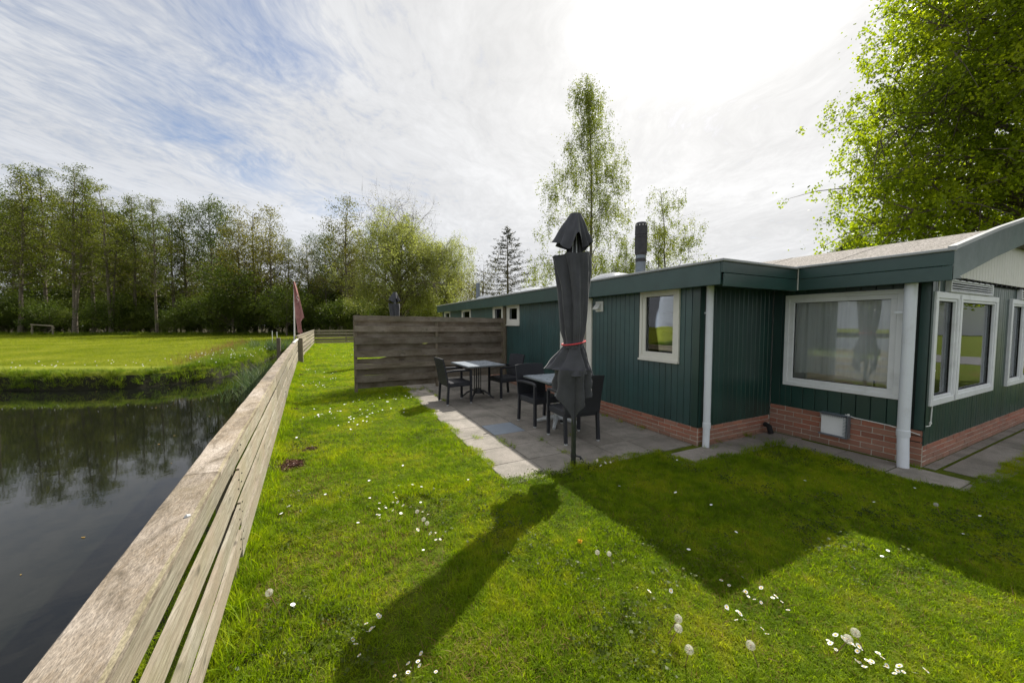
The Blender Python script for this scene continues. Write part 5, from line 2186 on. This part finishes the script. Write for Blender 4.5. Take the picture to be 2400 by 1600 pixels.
def vnoise(x, y, s, seed=0):
    """cheap smooth noise 0..1"""
    r_ = np.random.default_rng(seed)
    v = np.zeros_like(x)
    for k in range(5):
        a, b = r_.normal(0, s, 2)
        v += np.sin(a * x + b * y + r_.uniform(0, 6.28) + 1.7 * np.sin(b * x * .7 - a * y * .6))
    return np.clip(v / 6 + .5, 0, 1)


jx = lambda y: .05 * np.sin(y * 5.1) + .03 * np.sin(y * 13.7 + 1)


def in_patio(x, y):
    e = 0.0
    a = (x > 1.57 + jx(y)) & (x < 4.3) & (y > 3.24 + jx(x * 1.1 + 2)) & (y < 14.5)
    b = (x > 3.62 + jx(y) * .7) & (x < 6) & (y > 2.70 + jx(x) * .6)
    c = (x > 5.27 + jx(y + 3) * .8) & (y > 1.12 + jx(x * 1.3) * .5)
    return a | b | c


dirt = [(650, 1095, .26, .20), (728, 1055, .10, .07), (668, 950, .20, .12), (690, 962, .12, .08), (697, 880, .20, .14)]


def und(pxv, pyv, z=0.0):
    D_ = Vector((sin(YAW) * cos(PITCH), cos(YAW) * cos(PITCH), -sin(PITCH)))
    Rt = Vector((cos(YAW), -sin(YAW), 0))
    Up = Rt.cross(D_)
    d = D_ * 850 + Rt * (pxv - 1200) + Up * (800 - pyv)
    t_ = (z - CAMH) / d.z
    return Vector((0, 0, CAMH)) + d * t_


dirt_w = [(*und(a, b)[:2], r1, r2) for a, b, r1, r2 in dirt]


def lawn_points():
    P = []
    S_ = []
    bands = [(0.9, 2.6, 5200, 1.0), (2.6, 4.2, 3600, 1.05), (4.2, 7.5, 1900, 1.25), (7.5, 13, 850, 1.6), (13, 22, 420, 2.1), (22, 33, 200, 2.9)]
    for d0, d1, dens, sc_ in bands:
        n = int(dens * (d1 - d0) * (13 if d1 < 9 else 8) * 1.2)
        n = int(dens * ((d1 * 1.6) * (d1 - d0) * 2))
        # sample in a camera-aligned trapezoid
        D = rng.uniform(d0, d1, n)
        lat = rng.uniform(-1.5, 1.5, n) * D
        keep = rng.uniform(0, 1, n) < np.minimum(1, D / d1)
        x = sin(YAW) * D + cos(YAW) * lat
        y = cos(YAW) * D - sin(YAW) * lat
        fxv = np.interp(y, FXY, FXX)
        k = keep & (x > fxv - .45) & (x < 12) & (y > -3) & (y < 31.6) & ~in_patio(x, y)
        x, y = x[k], y[k]
        dd = np.ones(len(x), bool)
        for cx, cy, r1, r2 in dirt_w:
            q_ = ((x - cx) / r1) ** 2 + ((y - cy) / r2) ** 2
            dd &= q_ > .8 + .5 * rng.uniform(0, 1, len(x))
        bare = vnoise(x, y, 1.6, 4)
        dd &= ~((bare > .80) & (rng.uniform(0, 1, len(x)) < .75))
        x, y = x[dd], y[dd]
        hgt = .55 + .75 * vnoise(x, y, 2.2, 1) * vnoise(x, y, 7.0, 2) * 1.6
        fxv = np.interp(y, FXY, FXX)
        nearf = np.exp(-((x - fxv) / .12) ** 2)
        hgt = hgt + nearf * rng.uniform(.2, 2.2, len(x))
        z = np.where(x < fxv - .05, -.03, 0.0)
        P.append(np.column_stack([x, y, z]))
        s0 = sc_ * rng.uniform(.8, 1.25, len(x))
        S_.append(np.column_stack([s0, s0, s0 * hgt / (sc_ ** .55)]))
    return np.concatenate(P), np.concatenate(S_)


lt = [tuft('grass_tuft', 10, .042, .0036, .030, .9, M['grass_blade'], 100 + i) for i in range(5)]
lt.append(tuft('dry_tuft', 4, .035, .003, .03, 1.4, M['straw'], 120))
P_, S_ = lawn_points()
print('lawn tufts', len(P_))
scatter('lawn_grass', P_, S_, lt)
# clover / broad weeds in the lawn
cl = []
for i in range(2):
    r_ = np.random.default_rng(130 + i)
    C = np.column_stack([r_.normal(0, .03, 26), r_.normal(0, .03, 26), r_.uniform(.008, .035, 26)])
    cl.append(bpy.data.objects.new('weed_leaves', leaves_mesh('weed_leaves', C, .013, M['shrub_leaf'], r_, .9, .8)))
n = 5000
D = rng.uniform(1.3, 8, n)
lat = rng.uniform(-1.45, 1.45, n) * D
x = sin(YAW) * D + cos(YAW) * lat
y = cos(YAW) * D - sin(YAW) * lat
k = (x > np.interp(y, FXY, FXX) + .02) & (y > -3) & ~in_patio(x, y) & (vnoise(x, y, 1.8, 8) > .5)
x, y = x[k], y[k]
s_ = rng.uniform(.7, 1.5, len(x))
scatter('lawn_weeds', np.column_stack([x, y, np.zeros(len(x))]), np.column_stack([s_, s_, s_]), cl)
# grass growing along the fence foot and patio edges, longer
n = 1500
y = rng.uniform(-.5, 16, n) ** 1.0
x = np.interp(y, FXY, FXX) + rng.normal(0.0, .035, n) + .02
s_ = rng.uniform(.7, 1.6, n)
lg = [tuft('long_grass', 7, .11, .0045, .03, .8, M['grass_blade'], 140 + i, seg=3) for i in range(3)]
scatter('fence_foot_grass', np.column_stack([x, y, np.zeros(n) - .01]), np.column_stack([s_, s_, s_]), lg)
# weeds in patio joints
pts = []
for (gx_, gy_) in [(2.03, 3.148), (2.03, 4.4), (2.03, 4.15), (2.53, 4.162), (2.53, 3.655), (1.75, 4.66), (2.03, 7.2), (2.0, 8.3), (2.0, 7.8), (3.0, 4.16), (4.12, 4.4), (4.14, 4.8), (4.15, 4.0), (4.15, 5.4), (4.3, 3.0), (4.6, 3.06), (5.7, 1.55), (5.2, 3.05)]:
    for _ in range(14):
        pts.append((gx_ + rng.normal(0, .03), gy_ + rng.normal(0, .05), .004))
pts = np.array(pts)
s_ = rng.uniform(.3, .8, len(pts))
scatter('joint_weeds', pts, np.column_stack([s_, s_, s_]), lg)
# tuft at the parasol foot and at the house corner
pts = np.array([(2.40 + rng.normal(0, .07), 3.20 + rng.normal(0, .05), 0) for _ in range(60)] + [(4.8 + rng.normal(0, .25), 2.66 + rng.normal(0, .03), 0) for _ in range(60)] + [(5.2 + rng.normal(0, .03), 2.3 + rng.normal(0, .3), 0) for _ in range(50)] + [(1.3 + rng.normal(0, .35), 8.75 + rng.normal(0, .12), 0) for _ in range(150)])
s_ = rng.uniform(.5, 1.1, len(pts))
scatter('edge_grass', pts, np.column_stack([s_, s_, s_]), lg)

# banks and field
tb = [tuft('bank_tuft', 16, .34, .010, .10, .8, M['tall_grass'], 200 + i, seg=3) for i in range(4)]
n = 60000
x = rng.uniform(-22, -1.5, n)
y = rng.uniform(13.5, 31, n)
sd_ = sdf(np.column_stack([x, y]))
k = (sd_ > .02) & (sd_ < .9) & (y > 15)
pr = np.where(sd_ < .42, 1.0, .45)
k &= rng.uniform(0, 1, n) < pr
x, y, sd_ = x[k], y[k], sd_[k]
kk2 = np.clip(sd_ / .42, 0, 1)
z = -0.55 + .55 * (1 - (1 - kk2) ** 2)
s_ = rng.uniform(.5, 1.1, len(x)) * np.where(sd_ > .45, .6, 1)
print('bank', len(x))
scatter('bank_grass', np.column_stack([x, y, z]), np.column_stack([s_, s_, s_ * np.where(y > 19, .95, .62)]), tb)
# verge strip of rough grass right of the field, left of fence
n = 9000
x = rng.uniform(-8, -1.6, n)
y = rng.uniform(17, 34, n)
sd_ = sdf(np.column_stack([x, y]))
edge_x = np.interp(y, [16, 17, 19.5, 23, 30, 38], [-4.6, -4.8, -4.9, -5.2, -5.9, -6.3])
k = (sd_ > .3) & (x > edge_x)
x, y = x[k], y[k]
s_ = rng.uniform(.5, 1.15, len(x))
scatter('verge_grass', np.column_stack([x, y, np.zeros(len(x)) - .03]), np.column_stack([s_, s_, s_]), tb)
# a few straw-coloured stalks
n = 700
x = rng.uniform(-7, -3, n)
y = rng.uniform(17, 34, n)
edge_x = np.interp(y, [16, 17, 19.5, 23, 30, 38], [-4.6, -4.8, -4.9, -5.2, -5.9, -6.3])
k = np.abs(x - edge_x) < .6
x, y = x[k], y[k]
dt = [tuft('dry_stalks', 8, .55, .008, .12, .35, M['straw'], 230, seg=3)]
s_ = rng.uniform(.5, 1.2, len(x))
scatter('dry_stalks', np.column_stack([x, y, np.zeros(len(x))]), np.column_stack([s_, s_, s_]), dt)
# field turf
ftf = [tuft('field_tuft', 12, .06, .012, .10, 1.0, M['field_blade'], 210 + i) for i in range(3)]
n = 90000
D = 13.5 + 33.5 * rng.uniform(0, 1, n) ** 1.35
lat = rng.uniform(-1.5, -.55, n) * D
x = sin(YAW) * D + cos(YAW) * lat
y = cos(YAW) * D - sin(YAW) * lat
sd_ = sdf(np.column_stack([x, y]))
k = (sd_ > .4) & (x < -1.6)
x, y, D = x[k], y[k], D[k]
s_ = rng.uniform(.7, 1.2, len(x)) * (D / 18)
scatter('field_grass', np.column_stack([x, y, np.zeros(len(x)) - .005]), np.column_stack([s_, s_, s_ * .55]), ftf)
# reeds
rt_ = [tuft('reed_clump', 22, .75, .018, .16, .55, M['reed'], 220 + i, seg=3) for i in range(2)]
pts = [(-2.3 + rng.normal(0, .22), 15.2 + rng.normal(0, .9), -.52) for _ in range(34)] + [(-3.5 + rng.normal(0, .5), 27 + rng.normal(0, 1.0), -.02) for _ in range(40)] + [(-2.0 + rng.normal(0, .2), 12.2 + rng.normal(0, .6), -.52) for _ in range(12)]
pts = np.array(pts)
s_ = rng.uniform(.6, 1.15, len(pts))
scatter('reeds', pts, np.column_stack([s_, s_, s_]), rt_)
# leaf litter and brambles at the wood edge
n = 3000
pxv = rng.uniform(-200, 900, n)
D = rng.normal(46.5, .5, n)
lat = (pxv - 1200) / 850 * D
x = sin(YAW) * D + cos(YAW) * lat
y = cos(YAW) * D - sin(YAW) * lat
s_ = rng.uniform(1.2, 3.0, n)
scatter('wood_edge_growth', np.column_stack([x, y, np.zeros(n)]), np.column_stack([s_, s_, s_ * .6]), tb)

# dry, mossy patches worn into the lawn
pts = []
for (a, b, sx_, sy_, n) in ((760, 1150, .35, .35, 500), (840, 1290, .35, .3, 500), (560, 1420, .12, .2, 260), (1300, 1500, .3, .12, 300), (1100, 1560, .2, .12, 200), (700, 1060, .2, .25, 220), (1750, 1400, .4, .15, 220), (2150, 1400, .4, .2, 200), (950, 1000, .3, .5, 200)):
    c_ = und(a, b)
    for _ in range(n):
        x, y = c_.x + rng.normal(0, sx_), c_.y + rng.normal(0, sy_)
        if x > fx(y) + .02 and not in_patio(np.array([x]), np.array([y]))[0]:
            pts.append((x, y, 0))
pts = np.array(pts)
s_ = rng.uniform(.6, 1.2, len(pts))
dtf = [tuft('dry_tuft', 6, .036, .0034, .035, 1.5, M['straw'], 240 + i) for i in range(2)]
scatter('dry_lawn_patches', pts, np.column_stack([s_, s_, s_ * .8]), dtf)
# bits of leaf floating on the ditch
n = 900
x = rng.uniform(-14, -1.6, n)
y = rng.uniform(2, 24, n)
sd_ = sdf(np.column_stack([x, y]))
k = (sd_ < -.02) & (rng.uniform(0, 1, n) < np.exp(sd_ * 1.6) + .03)
x, y = x[k], y[k]
r_ = np.random.default_rng(9)
C = np.column_stack([x, y, np.full(len(x), WZ + .004)])
fl_ = leaves_mesh('floating_leaves', C, .045, M['straw'], r_, .7, 1.0)
for v_ in fl_.vertices:
    v_.co.z = WZ + .004 + (v_.index % 4) * .0004
tag(obj('floating_leaves', fl_), kind='stuff')

# soil heaps
for i, (cx, cy, r1, r2) in enumerate(dirt_w):
    n = 14
    V = [(cx, cy, .03)]
    for ring in (.5, 1.0):
        for k in range(n):
            a = 2 * pi * k / n
            rr_ = ring * random.uniform(.8, 1.2)
            V.append((cx + r1 * rr_ * cos(a), cy + r2 * rr_ * sin(a), .022 if ring < 1 else -.01))
    F = [(0, 1 + k, 1 + (k + 1) % n) for k in range(n)] + [(1 + k, 1 + n + k, 1 + n + (k + 1) % n, 1 + (k + 1) % n) for k in range(n)]
    so_ = obj('soil_heap', mesh('soil_heap', V, F, M['soil'], True))
    tag(so_, ['largest dark heap of bark and soil beside the fence', 'small dark soil patch right of the largest heap', 'wide heap of brown soil by the fence at mid lawn', 'small brown soil heap nearest below the wide heap', 'farthest brown soil heap near the gate posts'][i], 'soil heap')
    r_ = np.random.default_rng(300 + i)
    m_ = int(2600 * r1 * r2 / .05)
    rad_ = np.sqrt(r_.uniform(0, 1, m_)) * 1.08
    an = r_.uniform(0, 2 * pi, m_)
    C = np.column_stack([cx + r1 * rad_ * np.cos(an), cy + r2 * rad_ * np.sin(an), .028 * (1 - rad_ ** 2) + r_.uniform(.0, .012, m_)])
    tag(obj('bark_chips', leaves_mesh('bark_chips', C, .022, M['chips'], r_, .5, .5), so_), kind='stuff')

# ------------------------------------------------------------------ flowers
def disc(mb, cx, cy, z, r, n, tilt, mi=0):
    V = [(cx, cy, z)]
    for k in range(n):
        a = 2 * pi * k / n
        V.append((cx + r * cos(a), cy + r * sin(a), z + tilt[0] * cos(a) * r + tilt[1] * sin(a) * r))
    mb.add(V, [(0, 1 + k, 1 + (k + 1) % n) for k in range(n)], mi)


daisy_me = []
for v in range(3):
    mb = MB()
    tl_ = (random.uniform(-.7, .7), random.uniform(-.7, .7))
    n = 16
    z = .045 + .006 * v
    for k in range(n):
        a0, a1 = 2 * pi * (k - .42) / n, 2 * pi * (k + .42) / n
        am = 2 * pi * k / n
        r_ = .0115 * random.uniform(.9, 1.1)

        def pp(r, a, dz=0):
            return (r * cos(a), r * sin(a), z + dz + tl_[0] * r * cos(a) + tl_[1] * r * sin(a))
        mb.add([pp(.003, am), pp(r_ * .8, a0, .001), pp(r_, am, .0015), pp(r_ * .8, a1, .001)], [(0, 1, 2, 3)])
    me_p = mb
    head = mesh('petals', mb.V, mb.F, M['daisy'])
    mb = MB()
    disc(mb, 0, 0, z + .0022, .0042, 8, tl_)
    eye = mesh('eye', mb.V, mb.F, M['daisy_eye'])
    mb = MB()
    mb.tube([(0.004, 0.003, 0), (0, 0, z)], .0009, 4)
    stem = mesh('stem', mb.V, mb.F, M['field_blade'])
    daisy_me.append((head, eye, stem))


def daisy(x, y, s_, label, group):
    h_, e_, st__ = random.choice(daisy_me)
    t_ = thing('daisy', label, 'daisy', (x, y, 0), random.uniform(0, 6.28), group, world=False)
    t_.scale = (s_, s_, s_ * random.uniform(.7, 1.15))
    obj('petals', h_, t_)
    obj('eye', e_, t_)
    obj('stem', st__, t_)


# clusters given in photo pixels (2400 wide): list of (px,py)
D_ = .98
cl_right = [(1664, 1355), (1672, 1358), (1697, 1340), (1706, 1373), (1716, 1374), (1722, 1380), (1733, 1387), (1741, 1392), (1661, 1411), (1668, 1410), (1690, 1420), (1753, 1370), (1764, 1385), (1788, 1397), (1806, 1396), (1817, 1417), (1756, 1462), (1772, 1468), (1491, 1372), (1536, 1376), (1688, 1435), (1712, 1436), (1697, 1432)]
cl_corner = [(1898, 1483), (1905, 1488), (1918, 1478), (1935, 1487), (1923, 1507), (1902, 1500), (1950, 1495), (1965, 1500), (1975, 1505), (1957, 1520), (1968, 1513), (1980, 1517), (1990, 1524), (2000, 1533), (2008, 1535), (2012, 1520), (2022, 1528), (1983, 1540), (1972, 1532), (2040, 1547), (2052, 1552), (2060, 1560), (2030, 1542), (2075, 1560), (1988, 1548), (2004, 1556), (2062, 1548), (2090, 1566), (2130, 1558), (1962, 1508)]
cl_left = [(820, 1505), (812, 1492), (843, 1468), (858, 1478), (856, 1457), (852, 1440), (871, 1424), (866, 1445), (830, 1520)]
cl_mid = [(870, 1165), (880, 1170), (888, 1178), (902, 1182), (905, 1190), (915, 1170), (925, 1195), (930, 1172), (900, 1160), (907, 1142), (912, 1150), (880, 1200), (895, 1205), (868, 1196), (872, 1182), (990, 1238), (1004, 1252), (1018, 1250), (1022, 1237), (1000, 1236), (975, 1185), (985, 1192), (962, 1235), (946, 1170)]
cl_bot = [(942, 1527), (960, 1518), (953, 1548), (965, 1550), (930, 1555), (907, 1562), (1000, 1553)]
cl_post = [(1365, 1065), (1373, 1068), (1382, 1070), (1388, 1066), (1376, 1074), (1393, 1075), (1400, 1068), (1380, 1078)]
for lst, lb in ((cl_right, 'small white daisy in the loose cluster at the lower right of the lawn'), (cl_corner, 'small white daisy in the dense cluster near the bottom right'),
                (cl_left, 'small white daisy in the row at the lower left of the parasol shadow'), (cl_mid, 'small white daisy in the scattered patch left of the patio corner'),
                (cl_bot, 'small white daisy at the bottom edge of the lawn'), (cl_post, 'small white daisy at the foot of the parasol pole')):
    for a, b in lst:
        p_ = und(a / D_, b / D_)
        daisy(p_.x + random.gauss(0, .012), p_.y + random.gauss(0, .012), random.uniform(.68, 1.08), lb, lb.replace('small white daisy', 'daisies'))
# very many tiny daisies farther off: one object
mb = MB()
Vd = []
Fd = []
clusters = [(und(740, 985), .15, 16), (und(830, 980), .12, 16), (und(800, 962), .25, 14), (und(905, 962), .2, 12), (und(720, 905), .5, 26), (und(790, 890), .6, 20), (und(760, 870), .7, 22), (und(880, 940), .25, 10), (und(760, 830), 1.5, 50), (und(800, 800), 2.2, 50), (und(850, 1000), .2, 8), (und(960, 935), .18, 18), (und(620, 1290), .3, 2), (und(1000, 1180), .5, 8), (und(800, 1230), .5, 9), (und(1600, 1180), .6, 9), (und(2100, 1170), .7, 10), (und(720, 1120), .5, 6)]
rd = random.Random(11)
for c_, s_, n in clusters:
    for _ in range(n):
        x, y = c_.x + rd.gauss(0, s_), c_.y + rd.gauss(0, s_ * 1.2)
        if x < fx(y) + .05 or (x > 1.5 and y > 3.1):
            continue
        z = rd.uniform(.035, .06)
        r_ = rd.uniform(.009, .013) * (1 + y * .02)
        b = len(Vd)
        tx, ty = rd.uniform(-.4, .4), rd.uniform(-.4, .4)
        Vd.append((x, y, z))
        for k in range(7):
            a = 2 * pi * k / 7
            Vd.append((x + r_ * cos(a), y + r_ * sin(a), z + tx * r_ * cos(a) + ty * r_ * sin(a)))
        Fd += [(b, b + 1 + k, b + 1 + (k + 1) % 7) for k in range(7)]
# pale blossoms on the bank
for _ in range(110):
    f = rd.uniform(0, 1)
    x = -12 + 9 * f if rd.random() < .5 else rd.uniform(-5.5, -3.2)
    y = (16.2 + abs(x + 5.6) * .36 + rd.uniform(0, .8)) if x < -5.6 else rd.uniform(16.7, 24)
    b = len(Vd)
    r_ = rd.uniform(.012, .022)
    z = rd.uniform(.10, .35)
    Vd.append((x, y, z))
    for k in range(6):
        a = 2 * pi * k / 6
        Vd.append((x + r_ * cos(a), y + r_ * sin(a) * .6, z + r_ * sin(a) * .7))
    Fd += [(b, b + 1 + k, b + 1 + (k + 1) % 6) for k in range(6)]
tag(obj('distant_daisies', mesh('distant_daisies', Vd, Fd, M['daisy'])), kind='stuff')

# dandelions gone to seed
r_ = np.random.default_rng(77)
n = 620
u = r_.normal(size=(n, 3))
u /= np.linalg.norm(u, axis=1)[:, None]
Rr = .021
lines = []
V = []
F = []
for i in range(n):
    d = Vector(u[i])
    o_ = d.orthogonal().normalized() * .0019
    o2 = d.cross(o_).normalized() * .0019
    p0 = d * Rr * r_.uniform(.85, 1.02)
    b = len(V)
    V += [tuple(d * .004), tuple(p0 + o_ * .12), tuple(p0 - o_ * .12)]
    F.append((b, b + 1, b + 2))
    b = len(V)
    V += [tuple(p0 + o_), tuple(p0 + o2), tuple(p0 - o_), tuple(p0 - o2)]
    F.append((b, b + 1, b + 2, b + 3))
clock_me = mesh('seed_head', V, F, M['down'])
mb = MB()
mb.tube([(0, 0, -.003), (0, 0, .003)], [.004, .004], 8)
core_me = mesh('core', mb.V, mb.F, M['stem'])
dl_list = [(618, 1360, 'dandelion clock close to the fence in the near lawn'), (1372, 1268, 'left one of the two dandelion clocks below the yellow dandelion'), (1399, 1271, 'right one of the two dandelion clocks below the yellow dandelion'),
           (1558, 1420, 'upper dandelion clock of the stacked pair in the lower lawn'), (1558, 1442, 'lower dandelion clock of the stacked pair in the lower lawn'), (1583, 1491, 'small dandelion clock right below the stacked pair'),
           (1724, 1481, 'single dandelion clock between the pairs near the bottom'), (1948, 1467, 'left dandelion clock of the pair beside the dense daisies'), (1965, 1452, 'right dandelion clock of the pair beside the dense daisies'),
           (958, 1174, 'faint dandelion clock in the daisy patch left of the patio corner'), (973, 1192, 'front left dandelion clock in the daisy patch'), (981, 1201, 'front right dandelion clock in the daisy patch'), (2150, 1158, 'lone dandelion clock in the shaded lawn before the gable wall')]
for a, b, lb in dl_list:
    hz_ = .11
    p_ = und(a / D_, b / D_, hz_)
    s_ = .95 if b > 1300 else .75
    t_ = thing('dandelion_clock', lb, 'dandelion', (p_.x, p_.y, 0), random.uniform(0, 6), 'dandelion clocks', world=False)
    o = obj('seed_head', clock_me, t_, (0, 0, hz_))
    o.scale = (s_, s_, s_)
    obj('core', core_me, o)
    mb = MB()
    mb.tube([(random.uniform(-.05, .05), random.uniform(-.05, .05), 0), (0, 0, hz_ - .002)], .0022, 6)
    mb.build('stem', M['stem'], t_)
p_ = und(1332 / D_, 1242 / D_, .05)
t_ = thing('dandelion', 'single bright yellow dandelion flower in the middle of the lawn', 'dandelion', (p_.x, p_.y, 0), world=False)
r_ = np.random.default_rng(5)
C = np.column_stack([r_.normal(0, .003, 160), r_.normal(0, .003, 160), np.full(160, .05)])
pm = leaves_mesh('petals', C, .017, M['daisy_eye'], r_, .3, .6)
obj('petals', pm, t_)
mb = MB()
mb.tube([(0, 0, 0), (0, 0, .05)], .002, 6)
mb.build('stem', M['stem'], t_)
print('objects', len(bpy.data.objects), 'tris~', sum(len(o.data.polygons) for o in SC.objects if o.type == 'MESH'))
